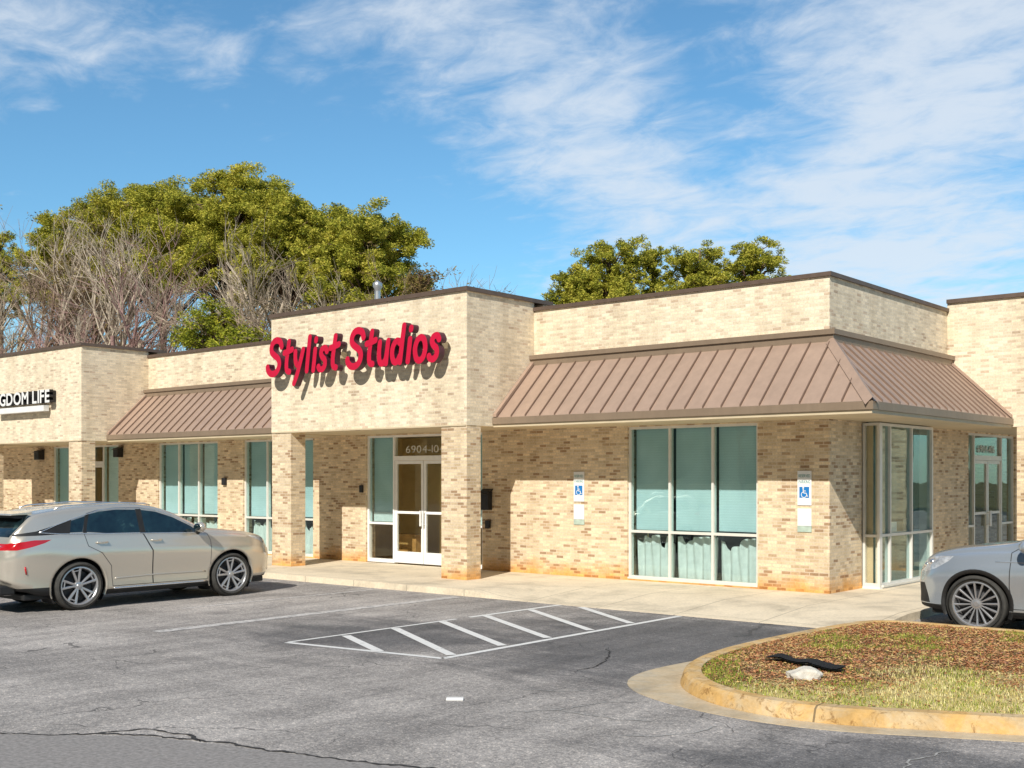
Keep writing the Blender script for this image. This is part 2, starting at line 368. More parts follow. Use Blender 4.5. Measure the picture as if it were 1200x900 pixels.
# ------------------------------------------------------------------ mesh helpers
class MB:
    def __init__(s): s.v = []; s.f = []; s.m = []
    def add(s, vs, fs, mi=0):
        o = len(s.v); s.v += [tuple(v) for v in vs]; s.f += [tuple(i+o for i in f) for f in fs]; s.m += [mi]*len(fs)
        return s
    def box(s, x0, x1, y0, y1, z0, z1, mi=0):
        v = [(x0,y0,z0),(x1,y0,z0),(x1,y1,z0),(x0,y1,z0),(x0,y0,z1),(x1,y0,z1),(x1,y1,z1),(x0,y1,z1)]
        return s.add(v, [(0,3,2,1),(4,5,6,7),(0,1,5,4),(1,2,6,5),(2,3,7,6),(3,0,4,7)], mi)
    def tube(s, pts, rads, n=8, mi=0, cap=True):
        pts = [Vector(p) for p in pts]; rings = []
        if isinstance(rads, (int, float)): rads = [rads]*len(pts)
        ref = None
        vs = []
        for i, p in enumerate(pts):
            t = (pts[min(i+1, len(pts)-1)]-pts[max(i-1, 0)]).normalized()
            if ref is None:
                ref = t.orthogonal().normalized()
            a = (ref - t*ref.dot(t))
            a = a.normalized() if a.length > 1e-6 else t.orthogonal().normalized()
            ref = a; b = t.cross(a)
            for k in range(n):
                th = 2*math.pi*k/n
                vs.append(p + (a*math.cos(th)+b*math.sin(th))*rads[i])
        fs = []
        for i in range(len(pts)-1):
            for k in range(n):
                fs.append((i*n+k, i*n+(k+1) % n, (i+1)*n+(k+1) % n, (i+1)*n+k))
        if cap and n > 2:
            fs.append(tuple(reversed(range(n)))); fs.append(tuple(range((len(pts)-1)*n, len(pts)*n)))
        return s.add(vs, fs, mi)
    def prism(s, poly, axis, a0, a1, mi=0):
        # poly: 2-D outline in the two other axes (cyclic order), extruded from a0 to a1
        def P(u, v, a): return (a,u,v) if axis == 'x' else (u,a,v) if axis == 'y' else (u,v,a)
        n = len(poly)
        vs = [P(u,v,a0) for u,v in poly]+[P(u,v,a1) for u,v in poly]
        fs = [tuple(range(n)), tuple(reversed(range(n,2*n)))]+[(i, i+n, (i+1) % n+n, (i+1) % n) for i in range(n)]
        return s.add(vs, fs, mi)
    def lathe(s, prof, n=32, axis='y', mi=0, c=(0,0,0)):
        # prof: (radius, along-axis); revolved about axis through c
        vs = []
        for r, a in prof:
            for k in range(n):
                th = 2*math.pi*k/n; p = r*math.cos(th); q = r*math.sin(th)
                v = (p, a, q) if axis == 'y' else (p, q, a) if axis == 'z' else (a, p, q)
                vs.append((v[0]+c[0], v[1]+c[1], v[2]+c[2]))
        fs = []
        for i in range(len(prof)-1):
            for k in range(n): fs.append((i*n+k, i*n+(k+1) % n, (i+1)*n+(k+1) % n, (i+1)*n+k))
        return s.add(vs, fs, mi)
    def build(s, name, mats, parent=None, smooth=False, bevel=0, fix=True):
        me = bpy.data.meshes.new(name); me.from_pydata(s.v, [], s.f)
        for m in (mats if isinstance(mats, (list, tuple)) else [mats]): me.materials.append(m)
        me.polygons.foreach_set('material_index', s.m)
        if smooth: me.polygons.foreach_set('use_smooth', [True]*len(s.f))
        me.update()
        if fix:
            bm = bmesh.new(); bm.from_mesh(me); bmesh.ops.recalc_face_normals(bm, faces=bm.faces); bm.to_mesh(me); bm.free()
        o = bpy.data.objects.new(name, me); col.objects.link(o)
        if parent: o.parent = parent
        if bevel:
            b = o.modifiers.new('bevel', 'BEVEL'); b.width = bevel; b.segments = 2; b.limit_method = 'ANGLE'
        return o

def tag(o, label=None, cat=None, group=None, kind=None):
    if label: o['label'] = label
    if cat: o['category'] = cat
    if group: o['group'] = group
    if kind: o['kind'] = kind
    return o
def thing(name, label, cat, loc=(0,0,0), rz=0, group=None):
    o = bpy.data.objects.new(name, None); col.objects.link(o); o.location = loc; o.rotation_euler = (0,0,rz)
    o.empty_display_size = .2
    return tag(o, label, cat, group)
def copy_tree(o, parent=None):
    c = o.copy(); col.objects.link(c)
    if parent: c.parent = parent
    for ch in list(o.children): copy_tree(ch, c)
    return c

# ------------------------------------------------------------------ fixed dimensions
XC, YF = -8.79, 19.09        # building corner, main wall planes
HW, HT = 5.62, 5.80          # parapet heights
YT = 16.95                   # face of the entrance towers
ZP = -0.12                   # parking surface

# ------------------------------------------------------------------ ground
g = MB(); g.add([(-400,-300,0),(400,-300,0),(400,500,0),(-400,500,0)], [(0,1,2,3)])
o = g.build('ground', M['field']); o.location.z = ZP-.02; tag(o, kind='structure')
g = MB(); g.add([(-90,-45,0),(60,-45,0),(60,75,0),(-90,75,0)], [(0,1,2,3)])
o = g.build('parking_lot', M['asphalt']); o.location.z = ZP; tag(o, kind='structure')

# sidewalk: L-shaped sheet with a flush ramp beside the hatched bay
def walk_z(x, y):
    ax = min(max((x+14.0)/.6, 0), 1)
    if x > -7.2: ax *= 1
    ay = min(max((17.1-y)/1.6, 0), 1)
    return -.112*ax*ay
def sheet(name, xs, ys, inside, zf, mat, skirt=.3):
    mb = MB(); idx = {}
    def vid(i, j):
        if (i,j) not in idx:
            idx[(i,j)] = len(mb.v); mb.v.append((xs[i], ys[j], zf(xs[i], ys[j])))
        return idx[(i,j)]
    cells = {(i,j) for i in range(len(xs)-1) for j in range(len(ys)-1) if inside((xs[i]+xs[i+1])/2, (ys[j]+ys[j+1])/2)}
    for i,j in cells:
        mb.f.append((vid(i,j), vid(i+1,j), vid(i+1,j+1), vid(i,j+1))); mb.m.append(0)
        for (di,dj,a,b) in ((0,-1,(i,j),(i+1,j)),(0,1,(i+1,j+1),(i,j+1)),(-1,0,(i,j+1),(i,j)),(1,0,(i+1,j),(i+1,j+1))):
            if (i+di,j+dj) not in cells:
                pa, pb = mb.v[vid(*a)], mb.v[vid(*b)]
                mb.add([pa, pb, (pb[0],pb[1],ZP-skirt), (pa[0],pa[1],ZP-skirt)], [(0,3,2,1)])
    return mb.build(name, mat, fix=False)
xs = [-60, -50, -40, -30, -22, -18]+[-15+.25*k for k in range(0, 35)]
xs = [x for x in xs if x <= -6.62]+[-6.6]
ys = [15.5+.2*k for k in range(0, 19)]+[20, 24, 28, 32, 34]
o = sheet('sidewalk', xs, ys, lambda x, y: y < 19.15 or x > XC-.2, walk_z, M['concrete']); tag(o, kind='structure')

# ------------------------------------------------------------------ island: grass, curb, gutter
grass = [(-6.52,15.85),(-6.66,14.7),(-6.74,13.4),(-6.74,12.2),(-6.62,11.35),(-6.42,10.75),(-6.12,10.27),(-5.75,9.93),(-5.3,9.70),(-4.8,9.62),(-4.3,9.70),(-3.8,9.93),(-3.0,10.30),(-1.5,11.0),(1.5,12.35),(5,13.9),(7,14.8),(7.0,15.85),(4,15.85),(1,15.85),(-2,15.85),(-4.5,15.85),(-5.6,15.85)]
def smooth_loop(p, it=2):
    for _ in range(it):
        q = []
        for i in range(len(p)):
            a, b = p[i], p[(i+1) % len(p)]
            q += [(a[0]*.75+b[0]*.25, a[1]*.75+b[1]*.25), (a[0]*.25+b[0]*.75, a[1]*.25+b[1]*.75)]
        p = q
    return p
loop = smooth_loop(grass)
def normals(p):
    r = []
    n = len(p)
    for i in range(n):
        a, b = Vector(p[i-1]), Vector(p[(i+1) % n]); t = (b-a).normalized(); r.append(Vector((t.y, -t.x)))
    return r
area = sum(loop[i-1][0]*loop[i][1]-loop[i][0]*loop[i-1][1] for i in range(len(loop)))
if area < 0: loop.reverse()
nrm = normals(loop)
def off(d):
    return [(p[0]+n.x*(d(p) if callable(d) else d), p[1]+n.y*(d(p) if callable(d) else d)) for p, n in zip(loop, nrm)]
def gw(p):   # gutter widens round the nose
    x, y = p
    k = math.exp(-((x+6.35)**2+(y-10.45)**2)/1.0); t = min(max((y-11.2)/1.8, 0), 1)
    return .42-.12*t*t*(3-2*t)+.36*k
ZI = .03
L0 = off(0); L1 = off(.03); L2 = off(.15); L3 = off(.185); L4 = off(.22); L5 = off(gw)
def ring_mesh(name, rings, mat, kind='structure'):
    mb = MB(); n = len(rings[0][0]); vs = []
    for ptsr, z in rings: vs += [(p[0], p[1], z) for p in ptsr]
    fs = []
    for i in range(len(rings)-1):
        for k in range(n): fs.append((i*n+k, i*n+(k+1) % n, (i+1)*n+(k+1) % n, (i+1)*n+k))
    mb.add(vs, fs); o = mb.build(name, mat, smooth=True)
    me = o.data; me.polygons.foreach_set('use_smooth', [False]*len(me.polygons))
    return tag(o, kind=kind)
ring_mesh('curb', [(L0, -.06), (L0, ZI-.004), (L1, ZI+.004), (L2, ZI), (L3, ZI-.025), (L4, ZP+.02), (L4, ZP-.1)], M['curb'])
ring_mesh('gutter', [(L3, ZP+.016), (off(.26), ZP+.012), (L5, ZP+.006), (L5, ZP-.05)], M['gutter'])

def in_poly(x, y, poly):
    c = False; j = len(poly)-1
    for i in range(len(poly)):
        if ((poly[i][1] > y) != (poly[j][1] > y)) and x < (poly[j][0]-poly[i][0])*(y-poly[i][1])/(poly[j][1]-poly[i][1])+poly[i][0]: c = not c
        j = i
    return c
def edge_dist(x, y): return min(math.hypot(x-p[0], y-p[1]) for p in loop)
def lump(x, y):
    return .5*math.sin(x*2.1+1.3)*math.cos(y*1.7)+.3*math.sin(x*5.3+y*3.1)+.2*math.sin(y*7.7-x*4.1)
def soil_z(x, y):
    d = edge_dist(x, y); k = min(d/.9, 1)
    return ZI-.03+.055*k*(2-k)+.018*lump(x, y)*k
mb = MB(); sx = np.arange(-6.9, 7.1, .14); sy = np.arange(9.5, 16.0, .14); vid = {}
def gv(i, j):
    if (i,j) not in vid:
        x, y = float(sx[i]), float(sy[j])
        if not in_poly(x, y, loop):
            q = min(loop, key=lambda p: (p[0]-x)**2+(p[1]-y)**2); x, y = q
            z = ZI-.03
        else: z = soil_z(x, y)
        vid[(i,j)] = len(mb.v); mb.v.append((x, y, z))
    return vid[(i,j)]
for i in range(len(sx)-1):
    for j in range(len(sy)-1):
        if in_poly(sx[i]+.07, sy[j]+.07, loop):
            mb.f.append((gv(i,j), gv(i+1,j), gv(i+1,j+1), gv(i,j+1))); mb.m.append(0)
o = mb.build('planting_bed', M['soil'], smooth=True, fix=False); tag(o, kind='structure')

def scatter(name, n, test, size, mats, label, cat, upright, seed):
    rs = random.Random(seed); mb = MB()
    k = 0; tries = 0
    while k < n and tries < n*30:
        tries += 1
        x = rs.uniform(-6.9, 1.0); y = rs.uniform(9.5, 15.9)
        if rs.random() > test(x, y) or not in_poly(x, y, loop): continue
        z = soil_z(x, y)-.004; k += 1
        a = rs.uniform(0, 6.283); s = size*rs.uniform(.6, 1.4)
        if upright:
            lean = rs.uniform(.1, .9); dx, dy = math.cos(a)*s*lean, math.sin(a)*s*lean; w = s*.10
            px, py = -math.sin(a)*w, math.cos(a)*w
            mb.add([(x-px,y-py,z),(x+px,y+py,z),(x+dx,y+dy,z+s)], [(0,1,2)])
        else:
            t = rs.uniform(-.5, .5); c, q = math.cos(a)*s, math.sin(a)*s
            h = abs(t)*s+.006+rs.uniform(0,.012)
            mb.add([(x-c,y-q,z+h),(x+q*.6,y-c*.6,z+h+t*s*.6),(x+c,y+q,z+h-.004),(x-q*.6,y+c*.6,z+h-t*s*.6)], [(0,1,2,3)])
    return tag(mb.build(name, mats, fix=False), label, cat, kind='stuff')
def dry(x, y):
    g = (x+4.3)*.55+(12.2-y)*.45+1.2*lump(x*.6, y*.6)*.8
    return min(max(g/.8, 0), 1)
def greenp(x, y):
    e = edge_dist(x, y); nearside = 1 if (y < 11.2 and e < .4) else 0
    return min(1, .04+.75*nearside+.55*max(0, lump(x*.9+.7, y*.8+2.2)-.12)*3)
scatter('fallen_leaves', 60000, lambda x, y: (1-.88*dry(x, y))*(1-.6*min(1,greenp(x,y))), .014, M['litter'], 'brown fallen leaves covering the curbed bed', 'leaf litter', False, 1)
scatter('green_grass', 20000, lambda x, y: greenp(x, y)*(1-.5*dry(x,y)), .035, M['greengrass'], 'short green weeds along the edge of the curbed bed', 'grass', True, 2)
scatter('dry_grass', 30000, lambda x, y: .01+.99*dry(x, y)**1.5, .034, M['straw'], 'straw coloured dry grass on the right of the curbed bed', 'grass', True, 3)

# pale rock and an uneven black strip set just above the soil
def blob_mesh(name, mat, r, seed, sub=3, rough=.18):
    bm = bmesh.new(); bmesh.ops.create_icosphere(bm, subdivisions=sub, radius=1)
    rs = random.Random(seed); ph = [rs.uniform(0, 6) for _ in range(6)]
    for v in bm.verts:
        p = v.co; k = 1+rough*(math.sin(p.x*3+ph[0])*math.cos(p.y*2.6+ph[1])+.5*math.sin(p.z*5+ph[2]+p.x*4)+.25*math.sin(p.y*9+ph[3]))
        v.co = Vector((p.x*r[0]*k, p.y*r[1]*k, max(p.z, -.4)*r[2]*k))
    me = bpy.data.meshes.new(name); bm.to_mesh(me); bm.free(); me.materials.append(mat)
    o = bpy.data.objects.new(name, me); col.objects.link(o); return o
o = blob_mesh('rock', M['rock'], (.20,.12,.085), 4); o.location = (-5.14, 10.58, soil_z(-5.14, 10.58)+.02); o.rotation_euler.z = R(38)
tag(o, 'pale flat topped rock at the near edge of the leafy bed', 'rock')
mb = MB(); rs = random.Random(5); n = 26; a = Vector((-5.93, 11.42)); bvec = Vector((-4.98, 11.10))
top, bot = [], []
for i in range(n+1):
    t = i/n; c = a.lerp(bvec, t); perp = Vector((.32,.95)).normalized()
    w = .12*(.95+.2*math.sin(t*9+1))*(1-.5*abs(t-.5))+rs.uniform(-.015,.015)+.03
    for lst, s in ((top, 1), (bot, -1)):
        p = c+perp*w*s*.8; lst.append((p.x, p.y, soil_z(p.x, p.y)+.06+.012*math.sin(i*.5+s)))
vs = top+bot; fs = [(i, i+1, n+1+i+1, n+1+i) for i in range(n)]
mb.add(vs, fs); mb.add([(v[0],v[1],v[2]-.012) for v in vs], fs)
tag(mb.build('dark_strip', M['sheet']), 'uneven black strip lying behind the pale rock on the bed', 'fabric')

# ------------------------------------------------------------------ markings, cracks, litter
def strip(mb, p, q, w, z, jit=0, seg=1):
    p, q = Vector(p), Vector(q); d = (q-p).normalized(); nn = Vector((-d.y, d.x))*w/2
    mb.add([(*(p-nn), z), (*(q-nn), z), (*(q+nn), z), (*(p+nn), z)], [(0,1,2,3)])
def marking(name, segs, mat, z=ZP+.004):
    mb = MB()
    for p, q, w in segs: strip(mb, p, q, w, z)
    return tag(mb.build(name, mat, fix=False), kind='structure')
hA, hB, hC, hD = (-12.02,9.62), (-9.52,9.98), (-9.60,15.45), (-11.35,15.5)
marking('hatch_outline', [(hA, hB, .10), (hB, hC, .10), ((-12.02,9.66), (-12.02,12.9), .07), ((-12.02,13.2), (-12.0,15.48), .10)], M['line'])
diag = [((-11.9,10.55),(-10.5,9.86)), ((-11.94,11.52),(-9.60,10.22)), ((-11.96,12.52),(-9.64,11.22)), ((-11.96,13.50),(-9.64,12.16)), ((-11.93,14.58),(-9.66,13.16)), ((-11.5,15.40),(-9.66,14.18))]
marking('hatch_stripes', [(p, q, .13) for p, q in diag], M['line'], ZP+.008)
marking('parking_line', [((-14.25,9.1), (-14.25,15.3), .22), ((-16.45,11.0), (-16.45,15.3), .10), ((-19.2,9.3), (-19.2,15.3), .1), ((-21.9,9.3), (-21.9,15.3), .1), ((-24.6,9.3), (-24.6,15.3), .1)], M['oldline'])

def crack(name, pts, w, mat, seed, z=ZP+.005):
    rs = random.Random(seed); mb = MB(); P = [Vector(p) for p in pts]; fine = []
    for a, b in zip(P, P[1:]):
        n = max(2, int((b-a).length/.05))
        for i in range(n): fine.append(a.lerp(b, i/n))
    fine.append(P[-1]); cur = 0; L = []
    for i, p in enumerate(fine):
        cur = cur*.8+rs.uniform(-.03,.03)
        t = (fine[min(i+1,len(fine)-1)]-fine[max(i-1,0)]).normalized(); nn = Vector((-t.y, t.x))
        ww = w*rs.uniform(.35, 1.5)*min(1, 6*(i+1)/len(fine), 6*(len(fine)-i)/len(fine))
        c = p+nn*cur; L.append((c-nn*ww/2, c+nn*ww/2))
    vs = []
    for a, b in L: vs += [(*a, z), (*b, z)]
    mb.add(vs, [(2*i, 2*i+2, 2*i+3, 2*i+1) for i in range(len(L)-1)])
    return mb.build(name, mat, fix=False)
main = [(-9.9,4.4),(-9.08,5.02),(-8.55,5.42),(-7.3,5.75),(-6.0,6.17),(-5.0,6.5)]
tag(crack('pavement_crack', main, .035, M['crack'], 1), kind='structure')
tag(crack('pavement_crack', [(-9.0,5.1),(-8.75,5.55),(-8.35,5.62),(-8.05,5.5)], .03, M['crack'], 2), kind='structure')
tag(crack('pavement_crack', [(-8.5,12.0),(-7.9,11.0),(-7.75,10.2)], .02, M['crack'], 3), kind='structure')
for k, pts in enumerate([[(-6.9,8.0),(-6.55,8.45),(-6.5,9.0),(-6.15,9.3)], [(-5.55,7.9),(-5.2,8.25),(-5.05,8.9)], [(-7.6,9.0),(-7.1,9.3),(-6.9,9.7)], [(-3.2,8.1),(-3.35,8.6),(-3.2,9.2)], [(-6.55,8.45),(-5.9,8.5),(-5.55,8.6)]]):
    tag(crack('pavement_crack', pts, .016, M['crackpale'], 10+k), kind='structure')
# older surface on the near side of the long crack
mb = MB(); edge = [(-9.9,4.36),(-9.08,4.98),(-8.55,5.38),(-7.3,5.71),(-6.0,6.13),(-5.0,6.46),(-3.0,7.0)]
vs = [(x, y, ZP+.0025) for x, y in edge]+[(x+1.5, y-8, ZP+.0025) for x, y in reversed(edge)]
mb.add(vs, [tuple(range(len(vs)))]); tag(mb.build('older_pavement', M['seal'], fix=False), kind='structure')
mb = MB(); mb.box(-.085,.085,-.05,.05,0,.022); o = mb.build('pavement_marker', M['white'], bevel=.006); o.location = (-7.66,8.2,ZP); o.rotation_euler.z = R(40)
tag(o, 'small white rectangular marker lying alone on the asphalt', 'pavement marker')

# ------------------------------------------------------------------ the building
bld = thing('shop_building', 'long single storey buff brick shopping strip with brown metal awnings', 'building', (0,0,0))
def wall_boxes(mb, a0, a1, z0, z1, holes, place):
    cuts = sorted({a0, a1}|{h[0] for h in holes}|{h[1] for h in holes})
    for p, q in zip(cuts, cuts[1:]):
        hs = sorted([h for h in holes if h[0] <= p and h[1] >= q], key=lambda h: h[2])
        z = z0
        for h in hs:
            if h[2] > z: place(p, q, z, h[2])
            z = h[3]
        if z < z1: place(p, q, z, z1)
S2 = (-35.95,-31.95,-.2,3.07); W2 = (-29.8,-26.86,.03,3.07); W3 = (-25.7,-22.78,.03,3.07); S1 = (-20.8,-17.0,-.2,3.07); W1 = (-13.1,-10.2,.03,3.07)
SW = (20.47,23.22,.03,3.07); S3 = (26.28,29.68,-.2,3.07)
mb = MB(); mb2 = MB()
wall_boxes(mb, -46, XC, -.2, 3.11, [S2,W2,W3,S1,W1], lambda p,q,a,b: mb.box(p,q,YF,YF+.3,a,b))
wall_boxes(mb, YF+.3, 32.5, -.2, 3.11, [SW,S3], lambda p,q,a,b: mb.box(XC-.3,XC,p,q,a,b))
mb.box(-46,-45.7,YF+.3,32.5,-.2,3.11); mb.box(-45.7,XC-.3,32.2,32.5,-.2,3.11)
mb.build('lower_wall', M['brick'], bld)
mb2.box(-46,XC,YF,YF+.3,3.11,HW); mb2.box(XC-.3,XC,YF+.3,32.5,3.11,HW); mb2.box(-46,-45.7,YF+.3,32.5,3.11,HW); mb2.box(-45.7,XC-.3,32.2,32.5,3.11,HW)
par = mb2.build('parapet_wall', M['brick_band'], bld)
mb = MB()
def cope(x0,x1,y0,y1,z): mb.box(x0,x1,y0,y1,z,z+.075)
cope(-46.05,XC+.045,YF-.045,YF+.34,HW); cope(XC-.34,XC+.045,YF+.34,32.54,HW); cope(-46.05,XC-.34,32.16,32.54,HW); cope(-46.05,-45.66,YF+.34,32.16,HW)
mb.build('coping', M['coping'], par)
mb = MB(); mb.box(-45.7,XC-.3,YF+.3,32.2,5.0,5.1); mb.build('roof', M['roof'], bld)
mb = MB()
mb.box(-45.7,XC-.3,YF+.3,32.2,-.19,.012,1)
mb.box(-45.7,XC-.3,YF+.3,32.2,3.10,3.16,2)
mb.box(-45.6,-13.6,23.4,23.5,.02,3.09,0); mb.box(-13.6,-13.5,YF+.31,32.1,.02,3.09,0)
for x in (-38.5,-30.9,-21.9,-16.5,): mb.box(x,x+.1,YF+.31,23.4,.02,3.09,0)
mb.box(-21.8,-16.5,21.3,21.4,.02,3.09,0)
mb.build('interior', [M['tan'], M['ifloor'], M['iceil']], bld)

# towers with two piers each (front or side entrance porch)
def tower(x0, x1, y0, y1, openside):
    t = MB()
    Z0, Z1 = 3.11, HT
    th = .44
    if openside == 'y':      # porch facing the street
        t.box(x0,x1,y0,y0+th,Z0,Z1); t.box(x0,x0+.3,y0+th,y1-.003,Z0,Z1); t.box(x1-.3,x1,y0+th,y1-.003,Z0,Z1); t.box(x0,x1,y1+.303,y1+.6,HW+.003,Z1)
        t.box(x0+.3,x1-.3,y1-.003,y1+.303,HW+.08,Z1-.002)
    else:
        t.box(x1-th,x1,y0,y1,Z0,Z1); t.box(x0+.003,x1-th,y0,y0+.3,Z0,Z1); t.box(x0+.003,x1-th,y1-.3,y1,Z0,Z1)
    w = t.build('tower_wall', M['brick_band'], bld)
    piers = [(x0,x0+.72,y0,y0+.44),(x1-.72,x1,y0,y0+.44)] if openside == 'y' else [(x1-.72,x1,y0,y0+.44),(x1-.72,x1,y1-.44,y1)]
    for a,b,c,d in piers:
        m_ = MB(); m_.box(a+.01,b-.01,c+.01,d-.01,-.15,3.11); m_.build('pier', M['brick'], w)
    c = MB()
    if openside == 'y':
        c.box(x0-.05,x1+.05,y0-.05,y0+.48,Z1,Z1+.085); c.box(x0-.05,x0+.34,y0+.48,y1+.6,Z1,Z1+.085); c.box(x1-.34,x1+.05,y0+.48,y1+.6,Z1,Z1+.085)
    else:
        c.box(x0,x1+.05,y0-.05,y0+.34,Z1,Z1+.085); c.box(x0,x1+.05,y1-.34,y1+.05,Z1,Z1+.085); c.box(x1-.48,x1+.05,y0+.34,y1-.34,Z1,Z1+.085)
    c.build('coping', M['coping'], w)
    s = MB()
    if openside == 'y': s.box(x0+.3,x1-.3,y0+.44,y1,3.10,3.2); s.box(x0+.02,x1-.02,y0-.012,y0,3.095,3.125)
    else: s.box(x0,x1-.44,y0+.3,y1-.3,3.10,3.2); s.box(x1,x1+.012,y0,y1,3.095,3.125)
    s.build('soffit', M['cream'], w)
    return w
TW1 = (-21.73,-15.51); TW2 = (-36.52,-30.30)
tower(*TW1, YT, YF, 'y'); tower(*TW2, YT, YF, 'y'); tower(XC, -6.65, 24.93, 31.15, 'x')

# awnings: profile (out, z) from the wall
def awning_part(path, name='awning', close=(False, False)):
    """path: list of (P, D) where P is a point on the wall line and D the outward (mitred) offset direction for 1 m of projection"""
    PR = 1.37; zt, ze = 4.47, 3.28
    A, B = path[0], path[-1]
    def pt(nd, o_, z): return (nd[0][0]+nd[1][0]*o_, nd[0][1]+nd[1][1]*o_, z)
    def band(prof, mat, nm, parent=None, th=None):
        m_ = MB(); n = len(prof); vs = []
        for nd in path:
            for o_, z in prof: vs.append(pt(nd, o_, z))
        fs = []
        for i in range(len(path)-1):
            for k in range(n): fs.append((i*n+k, i*n+(k+1) % n, (i+1)*n+(k+1) % n, (i+1)*n+k))
        fs.append(tuple(range(n))); fs.append(tuple(range((len(path)-1)*n, len(path)*n)))
        m_.add(vs, fs); return m_.build(nm, mat, parent)
    root = band([(.10,zt),(PR-.03,ze),(PR-.03,ze-.03),(.10,zt-.03)], M['pan'], name, bld)
    band([(.004,zt-.05),(.13,zt-.05),(.13,zt+.10),(.17,zt+.10),(.17,zt+.19),(.004,zt+.19)], M['fascia'], 'top_flashing', root)
    band([(PR-.05,ze-.13),(PR,ze-.13),(PR,ze+.0),(PR-.05,ze+.012)], M['fascia'], 'fascia', root)
    band([(.004,ze-.19),(PR-.06,ze-.19),(PR-.035,ze-.19),(PR-.035,ze-.132),(.004,ze-.132)], M['cream'], 'soffit', root)
    # standing seams
    sm = MB()
    for (P0,D0),(P1,D1) in zip(path, path[1:]):
        P0,P1 = Vector(P0),Vector(P1); D0,D1 = Vector(D0),Vector(D1)
        d = (P1-P0).normalized(); nn = Vector((d.y,-d.x))
        if nn.dot(D0) < 0: nn = -nn
        # along-coordinate range at projection o: from P0.d + D0.d*o to P1.d + D1.d*o
        L = (P1-P0).length; e0, e1 = D0.dot(d), D1.dot(d)
        k = .10
        a_ = min(0, e0*PR); b_ = L+max(0, e1*PR)
        s = a_+k
        while s < b_-.05:
            o0, o1 = .15, PR-.035
            if s < 0 and e0 < 0: o0 = max(o0, s/e0+.09)
            if s > L and e1 > 0: o0 = max(o0, (s-L)/e1+.09)
            if o1-o0 > .05:
                z0 = zt+(ze-zt)*(o0-.10)/(PR-.13); z1 = zt+(ze-zt)*(o1-.10)/(PR-.13)
                c0 = P0+d*s+nn*o0; c1 = P0+d*s+nn*o1; w = d*.013
                h = .045
                sm.add([(*(c0-w),z0-.01),(*(c0+w),z0-.01),(*(c1+w),z1-.01),(*(c1-w),z1-.01),(*(c0-w*.7),z0+h),(*(c0+w*.7),z0+h),(*(c1+w*.7),z1+h),(*(c1-w*.7),z1+h)],
                       [(0,3,2,1),(4,5,6,7),(0,1,5,4),(1,2,6,5),(2,3,7,6),(3,0,4,7)])
            s += .372
    sm.build('standing_seams', M['seam'], root)
    # hips and end trims
    for i, nd in enumerate(path):
        tr = MB()
        a = pt(nd, .10, zt+.02); b = pt(nd, PR-.02, ze+.02)
        a, b = Vector(a), Vector(b)
        if 0 < i < len(path)-1:
            P, D = Vector(nd[0]), Vector(nd[1]).normalized(); side = Vector((-D.y, D.x, 0))*.12; up = Vector((0,0,.045))
            dn = Vector((0,0,-.075))
            tr.add([a-side+dn,a+up,a+side+dn,b-side+dn,b+up,b+side+dn], [(0,3,4,1),(1,4,5,2)])
        else:
            s_ = 1 if i == 0 else -1
            P0, P1 = Vector(path[i][0]), Vector(path[i+s_][0]); d = (P1-P0).normalized()*.09; d = Vector((d.x,d.y,0)); up = Vector((0,0,.06)); e_ = d*.03
            tr.add([a+e_,a+d,b+d,b+e_,a+e_+up,a+d+up,b+d+up,b+e_+up], [(0,3,2,1),(4,5,6,7),(0,1,5,4),(1,2,6,5),(2,3,7,6),(3,0,4,7)])
        tr.build('hip_cap' if 0 < i < len(path)-1 else 'edge_trim', M['pan'], root)
    return root
awning_part([((TW1[1]+.004,YF),(0,-1)), ((XC,YF),(1,-1)), ((XC,24.926),(1,0))])
awning_part([((TW2[1]+.004,YF),(0,-1)), ((TW1[0]-.004,YF),(0,-1))])
awning_part([((-45.9,YF),(0,-1)), ((TW2[0]-.004,YF),(0,-1))])

# openings: generic frame builder on a plane; u runs along the wall, n outward
def opening(mk, u0, u1, z0, z1, mull, rails, name, inset=.05):
    """mk(mb,u0,u1,d0,d1,z0,z1,mi) adds a box; d measured inward from the wall face"""
    fr = MB(); w = .05; D0, D1 = inset, inset+.11
    us = [u0]+mull+[u1]
    mk(fr, u0, u0+w, D0, D1, z0, z1); mk(fr, u1-w, u1, D0, D1, z0, z1)
    mk(fr, u0+w, u1-w, D0+.001, D1-.001, z1-w, z1); mk(fr, u0+w, u1-w, D0+.001, D1-.001, z0, z0+w*1.3)
    for m_ in mull: mk(fr, m_-w*.5, m_+w*.5, D0+.001, D1-.001, z0+w*1.3, z1-w)
    return fr
def mkY(plane):
    def f(mb, a, b, d0, d1, z0, z1, mi=0): mb.box(a, b, plane+d0, plane+d1, z0, z1, mi)
    return f
def mkX(plane):
    def f(mb, a, b, d0, d1, z0, z1, mi=0): mb.box(plane-d1, plane-d0, a, b, z0, z1, mi)
    return f
def pane(mk, u0, u1, z0, z1, d, parent, mat='glass', name='pane'):
    m_ = MB(); mk(m_, u0, u1, d, d+.008, z0, z1); return m_.build(name, M[mat], parent)
